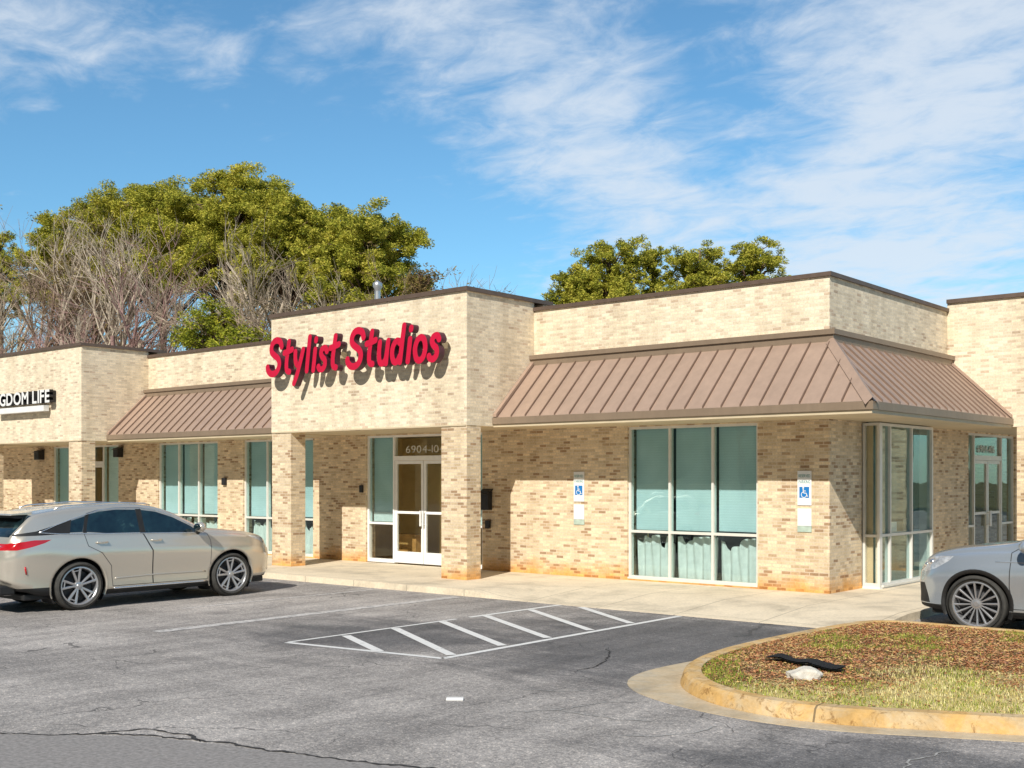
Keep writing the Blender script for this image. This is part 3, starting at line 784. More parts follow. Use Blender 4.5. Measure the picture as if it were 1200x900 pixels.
def curtain(mk, u0, u1, z0, z1, d, parent, seed, xmode=False, plane=0):
    rs = random.Random(seed); m_ = MB(); n = 48; vs = []
    tops = []; t = z1-.04
    for i in range(n+1):
        if i % 6 == 0: tgt = z1-rs.choice([.02,.03,.18,.10,.28])
        t += (tgt-t)*.45; tops.append(t)
    ph = [rs.uniform(0,6) for _ in range(3)]
    for i in range(n+1):
        u = u0+(u1-u0)*i/n
        for j in range(7):
            v = j/6; z = z0+(tops[i]-z0)*v
            dd = d+.03*math.sin(u*34+ph[0]+v*1.2)+.022*math.sin(u*19+ph[1]-v*2.3)*(1-v*.3)
            vs.append((u, plane+dd, z) if not xmode else (plane-dd, u, z))
    fs = [(i*7+j,(i+1)*7+j,(i+1)*7+j+1,i*7+j+1) for i in range(n) for j in range(6)]
    m_.add(vs, fs); return m_.build('curtain', M['curtain'], parent, smooth=True)
def window(mk, u0, u1, mull, plane, xmode=False, seed=0, z0=.03, blinds=True, inset=.05):
    z1 = 3.07; zr = .98; w = .05
    fr = opening(mk, u0, u1, z0, z1, mull, [], 'window', inset)
    us = [u0+w*.5]+mull+[u1-w*.5]
    for a, b in zip(us, us[1:]): mk(fr, a+w*.5, b-w*.5, inset+.002, inset+.108, zr-.025, zr+.025)
    mk(fr, u0-.0, u1+.0, inset-.045, inset-.002, z0-.0, z0+.035)
    win = fr.build('window', M['frame'], bld)
    for k, (a, b) in enumerate(zip(us, us[1:])):
        pane(mk, a+w*.5, b-w*.5, zr+.025, z1-w, inset+.05, win); pane(mk, a+w*.5, b-w*.5, z0+w*1.3, zr-.025, inset+.05, win)
        if blinds:
            m_ = MB(); mk(m_, a+.05, b-.05, inset+.17, inset+.19, zr+.03+.01*k, z1-.03); m_.build('blind', M['blind'], win)
            curtain(mk, a+.06, b-.04, z0+.03, zr-.05, inset+.24, win, seed*7+k, xmode, plane)
    m_ = MB(); mk(m_, u0+.01, u1-.01, *((.75,.77) if blinds else (.30,.31)), z0-.02, z1+.02); m_.build('backing', M['dark'] if blinds else M['tealdark'], win)
    return win
window(mkY(YF), -13.1, -10.2, [-12.14,-11.18], YF, seed=1)
window(mkY(YF), -29.8, -26.86, [-28.82,-27.84], YF, seed=2)
window(mkY(YF), -25.7, -22.78, [-24.73,-23.75], YF, seed=3)
# glazed corner box on the side wall: stands .34 m proud of the brick
BX = XC+.34
win = window(mkX(BX), 20.60, 23.22, [21.05,22.12], BX, True, seed=4, inset=.02, blinds=False)
fr = MB(); fr.box(XC+.002,XC+.05,20.50,20.58,.03,3.07); fr.box(BX-.055,BX-.008,20.50,20.596,.03,3.07); fr.box(XC+.05,BX-.055,20.505,20.575,.95,1.0); fr.box(XC+.05,BX-.055,20.505,20.575,3.02,3.07); fr.box(XC+.05,BX-.055,20.505,20.575,.03,.10)
side = fr.build('window', M['frame'], bld)
m_ = MB(); m_.box(XC+.05,BX-.055,20.54,20.548,1.0,3.02); m_.build('pane', M['doorglass'], side)
m_ = MB(); m_.box(XC+.05,BX-.055,20.54,20.548,.10,.95); m_.build('pane', M['doorglass'], side)
m_ = MB(); m_.box(XC+.03,BX-.18,20.60,20.62,.06,3.05); m_.build('blind', M['cream'], side)
m_ = MB(); m_.box(XC+.004,BX-.006,20.49,23.26,-.02,.03); m_.build('sill', M['white'], side)
m_ = MB(); m_.box(XC+.004,BX-.03,23.222,23.26,.03,3.06); m_.build('jamb', M['frame'], side)

def store_front(mk, u0, u1, d0, d1, mat_leaf, plane, xmode, seed, blinds=True):
    """sidelight, double door, sidelight, transom"""
    z1 = 3.07; w = .05; I = .05; zh = 2.46; zb = .012
    fr = MB()
    mk(fr, u0, u0+w, I, I+.11, zb, z1); mk(fr, u1-w, u1, I, I+.11, zb, z1)
    mk(fr, u0+w, u1-w, I+.001, I+.109, z1-w, z1)
    mk(fr, d0-w, d0, I, I+.11, zb, z1-w); mk(fr, d1, d1+w, I, I+.11, zb, z1-w)
    mk(fr, d0, d1, I+.001, I+.109, zh, zh+.11)
    for a, b in ((u0+w, d0-w), (d1+w, u1-w)):
        mk(fr, a, b, I+.002, I+.108, .93, .98); mk(fr, a, b, I+.002, I+.108, zb, .10)
    sf = fr.build('storefront_frame', mat_leaf, bld)
    pane(mk, d0, d1, zh+.11, z1-w, I+.05, sf, 'doorglass', 'transom_pane')
    for a, b in ((u0+w, d0-w), (d1+w, u1-w)):
        pane(mk, a, b, .98, z1-w, I+.05, sf); pane(mk, a, b, .10, .93, I+.05, sf, 'doorglass')
        if not blinds: continue
        m_ = MB(); mk(m_, a+.02, b-.02, I+.17, I+.19, 1.22, z1-.03); m_.build('blind', M['blind'], sf)
        m_ = MB(); mk(m_, a+.02, b-.02, I+.15, I+.165, .99, 1.22); m_.build('blind', M['curtain'], sf)
    mid = (d0+d1)/2
    for k, (a, b) in enumerate(((d0, mid-.004), (mid+.004, d1))):
        lf = MB(); s = .075
        mk(lf, a+.005, a+s, I+.02, I+.075, .03, zh-.006); mk(lf, b-s, b-.005, I+.02, I+.075, .03, zh-.006)
        mk(lf, a+s, b-s, I+.021, I+.074, zh-.08, zh-.006); mk(lf, a+s, b-s, I+.021, I+.074, .03, .30); mk(lf, a+s, b-s, I+.021, I+.074, 1.20, 1.26)
        dr = lf.build('door', mat_leaf, sf)
        h = MB(); hu = b-s*.5 if k == 0 else a+s*.5
        mk(h, hu-.018, hu+.018, I-.06, I-.03, .92, 1.28); mk(h, hu-.015, hu+.015, I-.03, I+.02, .95, .98); mk(h, hu-.015, hu+.015, I-.03, I+.02, 1.22, 1.25)
        h.build('door_handle', M['white'], sf)
        m_ = MB(); mk(m_, a+s, b-s, I+.045, I+.053, .30, 1.20); mk(m_, a+s, b-s, I+.045, I+.053, 1.26, zh-.08); m_.build('door_pane', M['doorglass'], sf)
    return sf
sf1 = store_front(mkY(YF), -20.8, -17.0, -19.86, -17.94, M['doorframe'], YF, False, 1)
sf2 = store_front(mkY(YF), -35.95, -31.95, -34.97, -32.93, M['frame'], YF, False, 2)
sf3 = store_front(mkX(XC), 26.28, 29.68, 26.85, 28.75, M['frame'], XC, True, 3, blinds=False)
# cabinet, and a panel added as the sloped sunlit shape, behind the middle entrance
mb = MB(); mb.box(-20.6,-19.95,19.95,20.3,.02,.62); mb.box(-20.62,-19.93,19.93,20.32,.62,.66); mb.box(-20.55,-20.0,19.94,19.95,.12,.30); 
tag(mb.build('reception_desk', M['wood'], bevel=.01), 'low brown wooden cabinet behind the sidelight of the middle entrance', 'cabinet')
mb = MB(); mb.prism([(-19.5,0.02),(-18.75,.02),(-19.5,1.35)], 'y', 20.4, 20.46); mb.box(-19.56,-19.5,20.38,20.48,.02,2.2)
tag(mb.build('sunpatch_panel', M['tan'], bevel=.005), 'tan sloping panel shaped as a sunlit patch seen through the double door', 'sunlit patch')

mb = MB(); mb.box(-8.735,-8.64,21.2,23.0,.98,1.01); mb.box(-8.73,-8.65,21.5,21.8,1.01,1.20); mb.box(-8.73,-8.65,22.3,22.6,1.01,1.24)
tag(mb.build('display_shelf', M['white'], bevel=.01), 'white shelf with two white boxes behind the side window glass', 'shelf')

# letters and numbers made from Blender's built-in outline font
def glyph(ch, size, depth, off=0):
    cu = bpy.data.curves.new('glyph', 'FONT'); cu.body = ch; cu.size = size; cu.extrude = depth; cu.offset = off; cu.resolution_u = 4
    ob = bpy.data.objects.new('glyph', cu); col.objects.link(ob)
    dg = bpy.context.evaluated_depsgraph_get(); me = bpy.data.meshes.new_from_object(ob.evaluated_get(dg))
    bpy.data.objects.remove(ob); bpy.data.curves.remove(cu)
    return me
def text_row(txt, size, depth, mat, parent, name, x0, z0, place, fit=None, bold=0, side=None):
    x = x0; items = []
    for ch in txt:
        if ch == ' ': x += size*.32; continue
        me = glyph(ch, size, depth, bold)
        vs = np.array([v.co[:] for v in me.vertices]); mn, mx = vs[:,0].min(), vs[:,0].max()
        items.append((me, x-mn, mx-mn)); x += (mx-mn)+size*.09
    total = x-x0; k = fit/total if fit else 1
    for me, dx, _ in items:
        for v in me.vertices:
            a, b_, c_ = v.co; v.co = place(x0+(a+dx-x0)*k, z0+b_, c_)
        me.materials.clear(); me.materials.append(mat)
        if side: me.materials.append(side)
        bm = bmesh.new(); bm.from_mesh(me); bmesh.ops.recalc_face_normals(bm, faces=bm.faces)
        bm.normal_update()
        for f in bm.faces: f.material_index = 1 if side and abs(f.normal.y) < .7 else 0
        bm.to_mesh(me); bm.free()
        me.name = name; o_ = bpy.data.objects.new(name, me); col.objects.link(o_); o_.parent = parent
M['digit'] = simple('vinyl_digits', (.55,.54,.48), .6, 0, .2)
text_row('6904-104', .25, .004, M['digit'], sf1, 'address_digit', -19.50, 2.64, lambda a, z, d: (a, YF+.085-d, z), fit=1.3)
text_row('6904-106', .25, .004, M['digit'], sf3, 'address_digit', 27.15, 2.64, lambda a, z, d: (XC-.085+d, a, z), fit=1.25)

# ------------------------------------------------------------------ channel-letter sign (hand drawn casual script)
GL = {
 'S': (.70, [[(.62,.80),(.56,.93),(.40,1.0),(.22,.97),(.11,.83),(.13,.67),(.28,.56),(.46,.46),(.55,.31),(.50,.13),(.34,.02),(.15,.02),(.0,.12),(-.04,.22)]]),
 't': (.42, [[(.20,.92),(.16,.6),(.13,.28),(.17,.08),(.30,.03)], [(.0,.60),(.18,.63),(.38,.68)]]),
 'y': (.48, [[(.04,.60),(.06,.38),(.14,.22),(.26,.22)], [(.42,.64),(.32,.30),(.20,-.05),(.06,-.32)]]),
 'l': (.24, [[(.14,.98),(.11,.55),(.08,.02)]]),
 'i': (.22, [[(.11,.60),(.09,.3),(.07,.02)], [(.13,.86),(.135,.90)]]),
 's': (.44, [[(.36,.52),(.28,.62),(.14,.60),(.09,.48),(.16,.37),(.28,.28),(.30,.13),(.20,.02),(.06,.03),(.0,.10)]]),
 'u': (.50, [[(.06,.60),(.05,.30),(.10,.08),(.22,.02),(.34,.12),(.38,.30)], [(.42,.62),(.39,.30),(.38,.02)]]),
 'd': (.54, [[(.34,.52),(.20,.60),(.06,.48),(.02,.26),(.10,.06),(.24,.03),(.35,.18)], [(.46,.98),(.42,.55),(.38,.02)]]),
 'o': (.52, [[(.24,.62),(.10,.54),(.03,.32),(.10,.08),(.24,.01),(.38,.10),(.44,.32),(.38,.54)]]),
}
def spline(p, closed=False, sub=5):
    n = len(p); out = []
    if n < 3 and not closed: return [Vector(q) for q in p]
    P = [Vector(q) for q in p]
    for i in range(n if closed else n-1):
        if closed: a,b,c,d = P[(i-1) % n],P[i],P[(i+1) % n],P[(i+2) % n]
        else: a,b,c,d = P[max(i-1,0)],P[i],P[i+1],P[min(i+2,n-1)]
        for k in range(sub):
            t = k/sub; out.append(.5*((2*b)+(c-a)*t+(2*a-5*b+4*c-d)*t*t+(3*b-a-3*c+d)*t**3))
    if not closed: out.append(P[-1])
    return out
def brush(mb, pts, w, closed, place, d0, d1):
    P = spline(pts, closed); n = len(P); Lf, Rt = [], []
    for i, p in enumerate(P):
        a = P[(i-1) % n] if closed else P[max(i-1,0)]; b = P[(i+1) % n] if closed else P[min(i+1,n-1)]
        t = (b-a).normalized(); nn = Vector((-t.y,t.x))*w/2
        Lf.append(p+nn); Rt.append(p-nn)
    vs = []
    for q in range(n):
        vs += [place(Lf[q],d0), place(Rt[q],d0), place(Rt[q],d1), place(Lf[q],d1)]
    segs = range(n if closed else n-1)
    F, Sd = [], []
    for i in segs:
        j = (i+1) % n; F.append((4*i+0,4*i+1,4*j+1,4*j+0)); Sd += [(4*i+1,4*i+2,4*j+2,4*j+1),(4*i+2,4*i+3,4*j+3,4*j+2),(4*i+3,4*i+0,4*j+0,4*j+3)]
    mb.add(vs, F, 0); mb.add(vs, Sd, 1)
    if not closed:
        for e, inner in ((0,1),(n-1,n-2)):
            c = P[e]; t = (P[e]-P[inner]).normalized(); nn = Vector((-t.y,t.x)); arc = [c+(nn*math.cos(a)+t*math.sin(a))*w/2 for a in [math.pi*k/8 for k in range(9)]]
            m = len(arc); vs2 = [place(q,d0) for q in arc]+[place(q,d1) for q in arc]
            mb.add(vs2, [tuple(range(m))], 0); mb.add(vs2, [(k,k+1,m+k+1,m+k) for k in range(m-1)], 1)
sign = thing('wall_sign', 'red raised script letters reading Stylist Studios on the middle brick tower', 'sign', (-18.6, YT, 4.45))
H_ = .80; x = 0; letters = []
word = 'Stylist Studios'
for ch in word:
    if ch == ' ': x += .34; continue
    letters.append((ch, x)); x += GL[ch][0]+.085
kx = 5.55/x
for ch, lx in letters:
    mb = MB()
    for si, st in enumerate(GL[ch][1]):
        closed = ch == 'o'
        def place(p, d, lx=lx):
            px = (lx+p.x)*kx+p.y*.07; return (px-2.80, d, p.y*H_*.96-.02)
        brush(mb, [(a, b) for a, b in st], .178 if ch != 'S' else .195, closed, place, -.36-.004*si, -.20-.003*si)
    mb.build('letter', [M['red'], M['signside']], sign)
mb = MB(); mb.box(-2.65,-.45,-.20,-.02,.22,.36); mb.box(.05,2.6,-.20,-.02,.22,.36); mb.build('raceway', M['cream'], sign)

sg = thing('wall_sign', 'white block letters reading KINGDOM LIFE above a white bar on the left tower', 'sign', (0,0,0))
text_row('KINGDOM LIFE', .52, .06, M['white'], sg, 'letter', -35.72, 4.25, lambda a, z, d: (a, YT-.18-d, z), fit=4.12, bold=.012, side=M['blackmetal'])
mb = MB(); mb.box(-35.0,-32.0,YT-.24,YT-.06,4.0,4.17); mb.build('light_bar', M['white'], sg, bevel=.01)
mb = MB(); mb.box(-34.6,-34.5,YT-.06,YT,4.03,4.13); mb.box(-32.4,-32.3,YT-.06,YT,4.03,4.13); mb.build('bracket', M['blackmetal'], sg)
mb = MB(); mb.box(-35.6,-31.7,YT-.10,YT-.02,4.26,4.60); mb.build('raceway', M['blackmetal'], sg)

# accessible parking signs
def wheelchair(parent, x, z, s, y):
    m_ = MB()
    def P(u, v): return (x+u*s, y, z+v*s)
    def bar(a, b, w):
        a, b = Vector(a), Vector(b); t = (b-a).normalized(); nn = Vector((-t.y,t.x))*w/2
        m_.add([P(*(a-nn)),P(*(b-nn)),P(*(b+nn)),P(*(a+nn))], [(0,1,2,3)])
    c = [(math.cos(t),math.sin(t)) for t in [2*math.pi*k/14 for k in range(14)]]
    m_.add([P(-.08+.07*a,.36+.07*b) for a,b in c], [tuple(range(14))])
    bar((-.08,.27),(-.05,-.02),.08); bar((-.07,.14),(.14,.12),.05); bar((-.05,-.03),(.17,-.05),.06); bar((.17,-.04),(.25,-.30),.06); bar((.24,-.29),(.33,-.26),.05)
    for k in range(17):
        t0, t1 = R(110+k*14), R(110+(k+1)*14)
        m_.add([P(-.02+r*math.cos(t), -.16+r*math.sin(t)) for r, t in ((.24,t0),(.19,t0),(.19,t1),(.24,t1))], [(0,1,2,3)])
    return m_.build('wheelchair_symbol', M['white'], parent)
def parking_sign(x, label):
    t = thing('parking_sign', label, 'sign', (x, YF, 1.8), group='accessible parking signs on the brick wall')
    m_ = MB(); m_.box(-.15,.15,-.022,-.004,-.27,.42); pl = m_.build('sign_plate', M['white'], t, bevel=.004); t.scale = (.9,1,.9)
    m_ = MB(); m_.box(-.105,.105,-.0245,-.0225,-.12,.10); m_.build('blue_panel', M['blue'], t)
    wheelchair(t, 0, -.015, .26, -.0265)
    for k, row in enumerate(('RESERVED', 'PARKING')):
        text_row(row, .085, .0008, M['teal'], t, 'lettering', -.12, .29-.12*k, lambda a, z, d: (a, -.024-d, z), fit=.25)
    m_ = MB(); m_.box(-.15,.15,-.022,-.004,-.68,-.33); m_.build('lower_plate', M['white'], t, bevel=.004)
    m_ = MB(); m_.box(-.15,.15,-.018,-.004,-.80,-.683); m_.build('bottom_plate', M['teal2'], t)
    return t
M['teal2'] = simple('faded_green_plate', (.42,.52,.44), .6, 0, .15)
parking_sign(-14.3, 'blue and white accessible parking sign left of the big front window')
parking_sign(-9.26, 'blue and white accessible parking sign beside the building corner')

# small wall boxes and lamps
def wall_box(x, z, w, h, d, name, label, cat, mat='blackmetal', lid=True, group=None):
    t = thing(name, label, cat, (x, YF, z), group=group)
    m_ = MB(); m_.box(-w/2,w/2,-d,-.003,-h/2,h/2); m_.build('case', M[mat], t, bevel=.012)
    if lid:
        m_ = MB(); m_.prism([(-d-.05,h*.32),(-.003,h*.5+.05),(-.003,h*.5+.02),(-d-.05,h*.30)], 'x', -w/2-.02, w/2+.02); m_.build('hood', M[mat], t)
    m_ = MB(); m_.box(-w*.3,w*.3,-d-.006,-d-.001,-h*.3,h*.1); m_.build('face_plate', M['dark'], t)
    return t
wall_box(-16.83, 1.55, .26, .42, .16, 'mailbox', 'black wall mailbox in the shadow right of the middle tower', 'mailbox')
wall_box(-16.80, 1.02, .12, .18, .08, 'outlet_box', 'small black outlet box under the black mailbox', 'outlet box', lid=False)
wall_box(-20.93, 1.78, .10, .18, .07, 'door_keypad', 'small black keypad left of the middle glass entrance', 'keypad', lid=False)
wall_box(-36.62, 2.80, .30, .30, .22, 'wall_lamp', 'square black wall lamp under the left tower', 'wall lamp', group=None)
wall_box(-31.80, 2.82, .26, .28, .20, 'wall_lamp', 'square black wall lamp between the left tower and the teal triple window', 'wall lamp', group=None)
wall_box(-26.5, 1.95, .16, .20, .08, 'meter_box', 'small black box on the brick between the two left teal windows', 'meter box', lid=False)

# roof vent
t = thing('roof_vent', 'pale metal vent pipe with cap standing on the roof behind the middle tower', 'vent', (-23.5,22.0,5.1))
m_ = MB(); m_.lathe([(.085,0),(.085,2.15)], 14, 'z'); m_.build('pipe', M['steel'], t, smooth=True)
m_ = MB(); m_.lathe([(.0,2.46),(.13,2.38),(.13,2.28),(.085,2.2),(.075,2.1)], 14, 'z'); m_.build('cap', M['steel'], t, smooth=True)

# ------------------------------------------------------------------ cars
def pchip(tab):
    X = [a for a,_ in tab]; Y = [b for _,b in tab]; n = len(X)
    h = [X[i+1]-X[i] for i in range(n-1)]; dl = [(Y[i+1]-Y[i])/h[i] for i in range(n-1)]
    d = [dl[0]]+[0 if dl[i-1]*dl[i] <= 0 else 2*dl[i-1]*dl[i]/(dl[i-1]+dl[i]) for i in range(1,n-1)]+[dl[-1]]
    def f(x):
        if x <= X[0]: return Y[0]
        if x >= X[-1]: return Y[-1]
        i = max(k for k in range(n-1) if X[k] <= x); t = (x-X[i])/h[i]
        return (2*t**3-3*t*t+1)*Y[i]+(t**3-2*t*t+t)*h[i]*d[i]+(-2*t**3+3*t*t)*Y[i+1]+(t**3-t*t)*h[i]*d[i+1]
    return f
class Car:
    def __init__(s, P):
        s.P = P; s.top = pchip(P['top']); s.belt = pchip(P['belt']); s.w = pchip(P['w']); s.bot = pchip(P['bot'])
    def section(s, x):
        zt, zs, w, zb = s.top(x), s.belt(x), s.w(x), s.bot(x)
        zs = min(zs, zt-.03); h = zt-zs; H = zs-zb
        fl = 0
        p = [(0,zb),(.5*w,zb),(.84*w,zb),(.925*w,zb+.02),(.955*w,zb+.06),(.965*w,zb+.10*H),(.962*w,zb+.17*H),(.958*w,zb+.28*H),(.966*w,zb+.40*H),(.980*w,zb+.52*H),(.994*w,zb+.63*H),(1.0*w,zb+.72*H),(.984*w,zb+.80*H),(.970*w,zb+.87*H),(.960*w,zb+.94*H),(.945*w,zs)]
        tb = min(1, h/.25)
        wr = .945*w-.20*h-.06*(1-tb)*0
        gh = h*(.86-.5*(1-tb))
        inset = .012+.03*(1-tb)
        for t in (.06,.3,.6,.85,1.0):
            p.append((.945*w-inset*min(1,t*4)-(.26*gh)*t-.02*t*t*tb, zs+gh*t))
        yl = p[-1][0]
        p += [(yl*.94, zs+gh+(zt-zs-gh)*.42), (yl*.80, zs+gh+(zt-zs-gh)*.74), (yl*.45, zs+gh+(zt-zs-gh)*.95), (0, zt)]
        # wheel arch flare
        for c in s.P['axles']:
            d = abs(x-c)
            if d < .62:
                k = .5+.5*math.cos(math.pi*d/.62)
                p = [(y+(.034*k*max(0,1-abs(z-.62)/.36) if y > .5 else 0), z) for y, z in p]
        return p
    def ysurf(s, x, z):
        p = s.section(x)[3:]
        for (y0,z0),(y1,z1) in zip(p, p[1:]):
            if z0 <= z <= z1 and z1 > z0: return y0+(y1-y0)*(z-z0)/(z1-z0)
        return p[0][0] if z < p[0][1] else 0
    def build(s, root):
        P = s.P; x0, x1 = P['top'][0][0], P['top'][-1][0]
        xs = list(np.linspace(x0, x0+.35, 14))+list(np.linspace(x0+.35, x1-.4, 62))[1:]+list(np.linspace(x1-.4, x1, 18))[1:]
        bm = bmesh.new(); rings = []
        def ring(x, sc=1, zc=None):
            pts = s.section(x); n = len(pts)
            full = [(y,z) for y,z in pts]+[(-y,z) for y,z in reversed(pts[1:-1])]
            return full
        def add(x, full): return [bm.verts.new((x,y,z)) for y,z in full]
        caps = [(.965,.03),(.88,.065),(.70,.09),(.4,.105)]
        def scaled(full, k):
            zs_ = [z for _,z in full]; zc = (min(zs_)+max(zs_))/2+.02
            return [(y*k, zc+(z-zc)*k) for y,z in full]
        seq = []
        f0 = ring(x0); f1 = ring(x1)
        for k, dx in reversed(caps): seq.append((x0-dx*P.get('rcap',1), scaled(f0,k)))
        for x in xs: seq.append((x, ring(x)))
        for k, dx in caps: seq.append((x1+dx*P.get('fcap',1), scaled(f1,k)))
        for x, full in seq: rings.append(add(x, full))
        n = len(rings[0])
        for a, b in zip(rings, rings[1:]):
            for k in range(n): bm.faces.new((a[k], a[(k+1)%n], b[(k+1)%n], b[k]))
        bm.faces.new(rings[0]); bm.faces.new(list(reversed(rings[-1])))
        bmesh.ops.recalc_face_normals(bm, faces=bm.faces)
        # cut outlines (x,z polygons) into the shell
        def cut(poly, ymin=.3):
            m = len(poly); bx0 = min(p[0] for p in poly)-.02; bx1 = max(p[0] for p in poly)+.02; bz0 = min(p[1] for p in poly)-.02; bz1 = max(p[1] for p in poly)+.02
            for i in range(m):
                (ax,az),(cx,cz) = poly[i], poly[(i+1)%m]
                fs = [f for f in bm.faces if abs(f.calc_center_median().y) > ymin and max(v.co.x for v in f.verts) > bx0 and min(v.co.x for v in f.verts) < bx1 and max(v.co.z for v in f.verts) > bz0 and min(v.co.z for v in f.verts) < bz1]
                # only faces near this edge
                lo_x, hi_x, lo_z, hi_z = min(ax,cx)-.05, max(ax,cx)+.05, min(az,cz)-.05, max(az,cz)+.05
                fs = [f for f in fs if max(v.co.x for v in f.verts) > lo_x and min(v.co.x for v in f.verts) < hi_x and max(v.co.z for v in f.verts) > lo_z and min(v.co.z for v in f.verts) < hi_z]
                geo = list({e for f in fs for e in f.edges})+list({v for f in fs for v in f.verts})+fs
                nrm_ = Vector((cz-az, 0, ax-cx))
                if nrm_.length < 1e-6: continue
                bmesh.ops.bisect_plane(bm, geom=geo, plane_co=(ax,0,az), plane_no=nrm_.normalized(), dist=1e-5)
        arches = [[(c+P['ra']*math.cos(2*math.pi*k/28), P['rz']+P['ra']*math.sin(2*math.pi*k/28)) for k in range(28)] for c in P['axles']]
        for a in arches: cut(a, .45)
        def shrink(poly, d):
            ar = sum(poly[i-1][0]*poly[i][1]-poly[i][0]*poly[i-1][1] for i in range(len(poly)))
            pp = poly if ar > 0 else list(reversed(poly)); m = len(pp); out = []
            for i in range(m):
                a, b, c = Vector(pp[i-1]), Vector(pp[i]), Vector(pp[(i+1)%m])
                n1 = Vector((-(b-a).y,(b-a).x)).normalized(); n2 = Vector((-(c-b).y,(c-b).x)).normalized()
                q = (n1+n2); q = q.normalized()*d/max(.4, q.normalized().dot(n1)); out.append(tuple(b+q))
            return out
        regs = []   # (key, poly)
        for key, poly in P['glass']: cut(poly); regs.append((key, poly))
        for poly in P['dlo']: cut(poly); regs.append(('black', poly))
        for key, poly in P['doors']:
            cut(poly); inn = shrink(poly, .010); cut(inn); regs.append((key, inn)); regs.append(('seam', poly))
        for key, poly in P['patches']: cut(poly, .25); regs.insert(0, (key, poly))
        for q in ([(-2.8,.0),(-2.8,.40),(-1.86,.40),(-1.86,.0)],[(-1.86,.0),(-1.86,.30),(1.8,.30),(1.8,.0)],[(1.8,.0),(1.8,.33),(2.8,.33),(2.8,.0)]): cut(q, -1)
        rg_ = P['rg']; cut([(rg_[0],P['rgz']),(rg_[1],P['rgz']),(rg_[1],1.8),(rg_[0],1.8)], -1)
        bm.normal_update()
        groups = {}
        for f in bm.faces:
            c = f.calc_center_median(); side = 'R' if c.y < 0 else 'L'
            ay = abs(c.y)
            if ay > .42 and any(in_poly(c.x, c.z, a) for a in arches): continue
            key = None
            if ay > .3 and abs(f.normal.z) < .93:
                for k, poly in regs:
                    if in_poly(c.x, c.z, poly): key = k; break
            if key in ('patch_tail','patch_head') : key = key+side
            elif key and (key.startswith('door') or key.startswith('win')): key = key+side
            if key is None:
                if P['ws'][0] < c.x < P['ws'][1] and f.normal.z > .2 and c.z > s.belt(c.x)+.02 and ay < s.section(c.x)[20][0]*.955: key = 'windshield'
                elif P['rg'][0] < c.x < P['rg'][1] and f.normal.z > .05 and c.z > P['rgz'] and ay < s.section(c.x)[20][0]*.93: key = 'rear_window'
                elif c.z < P['lowz'](c.x): key = 'lower'
                else: key = 'body'
            groups.setdefault(key, []).append(f)
        mats = {'seam': M['dark'], 'lower': M['dark']}
        objs = {}
        def emit(key, faces, name, mat, parent):
            ids = {}; vs = []; ns = []; fs = []; mi = []
            for f, m_i in faces:
                q = []
                for v in f.verts:
                    if v.index not in ids: ids[v.index] = len(vs); vs.append(v.co[:]); ns.append(v.normal[:])
                    q.append(ids[v.index])
                fs.append(q); mi.append(m_i)
            me = bpy.data.meshes.new(name); me.from_pydata(vs, [], fs)
            for m_ in (mat if isinstance(mat, list) else [mat]): me.materials.append(m_)
            me.polygons.foreach_set('material_index', mi); me.polygons.foreach_set('use_smooth', [True]*len(fs)); me.update()
            me.normals_split_custom_set_from_vertices(ns)
            ob = bpy.data.objects.new(name, me); col.objects.link(ob); ob.parent = parent; return ob
        bm.verts.index_update()
        body = emit('body', [(f,0) for f in groups.get('body',[])]+[(f,1) for k in ('seam','black') for f in groups.get(k,[])], 'body', [P['paint'], M['dark']], root)
        if 'lower' in groups: emit('lower', [(f,0) for f in groups['lower']], 'lower_trim', M['dark'], root)
        for k in groups:
            if k.startswith('door'): objs[k] = emit(k, [(f,0) for f in groups[k]], 'door', P['paint'], root)
        for k in groups:
            if k.startswith('win') and k != 'windshield':
                par_ = objs.get('door'+k[3:], root); objs[k] = emit(k, [(f,0) for f in groups[k]], 'window', M['carglass'], par_)
            if k == 'windshield': emit(k, [(f,0) for f in groups[k]], 'windshield', M['carglass'], root)
            if k == 'rear_window': emit(k, [(f,0) for f in groups[k]], 'rear_window', M['carglass'], root)
            if k.startswith('patch_tail'): emit(k, [(f,0) for f in groups[k]], 'taillight', M['taillight'], root)
            if k.startswith('patch_head'): emit(k, [(f,0) for f in groups[k]], 'headlight', M['headlens'], root)
        bm.free()
        # wheel wells and arch lips
        for c in P['axles']:
            for sg_ in (1,-1):
                m_ = MB(); ra = P['ra']; pts = []
                for k in range(25):
                    th = R(-35)+R(250)*k/24; x = c+ra*math.cos(th); z = P['rz']+ra*math.sin(th)
                    yo = s.ysurf(x, max(z, s.bot(x)+.05))
                    pts.append((x, z, yo))
                vs = []
                for x, z, yo in pts: vs += [(x, sg_*(yo-.004), z), (x, sg_*.48, z)]
                m_.add(vs, [(2*i,2*i+1,2*i+3,2*i+2) for i in range(24)])
                m_.add([(x, sg_*.50, z) for x,z,_ in pts], [tuple(range(25))])
                m_.build('wheel_well', M['dark'], root)
                lip = MB(); inner = []; outer = []
                for k in range(29):
                    th = R(-22)+R(224)*k/28
                    for lst, rr in ((inner, ra-.006), (outer, ra+P.get('lip',.03))):
                        x = c+rr*math.cos(th); z = P['rz']+rr*math.sin(th); yo = s.ysurf(x, max(z, s.bot(x)+.04)); lst.append((x, sg_*(yo+.006), z))
                vs = []
                for a, b in zip(inner, outer): vs += [a, b, (a[0], a[1]-sg_*.05, a[2])]
                fs = []
                for i in range(28): fs += [(3*i,3*i+1,3*i+4,3*i+3),(3*i,3*i+3,3*i+5,3*i+2)]
                lip.add(vs, fs); lip.build('arch_trim', P['lipmat'], root, smooth=True)
        # dark floor pan closes the underside
        return objs
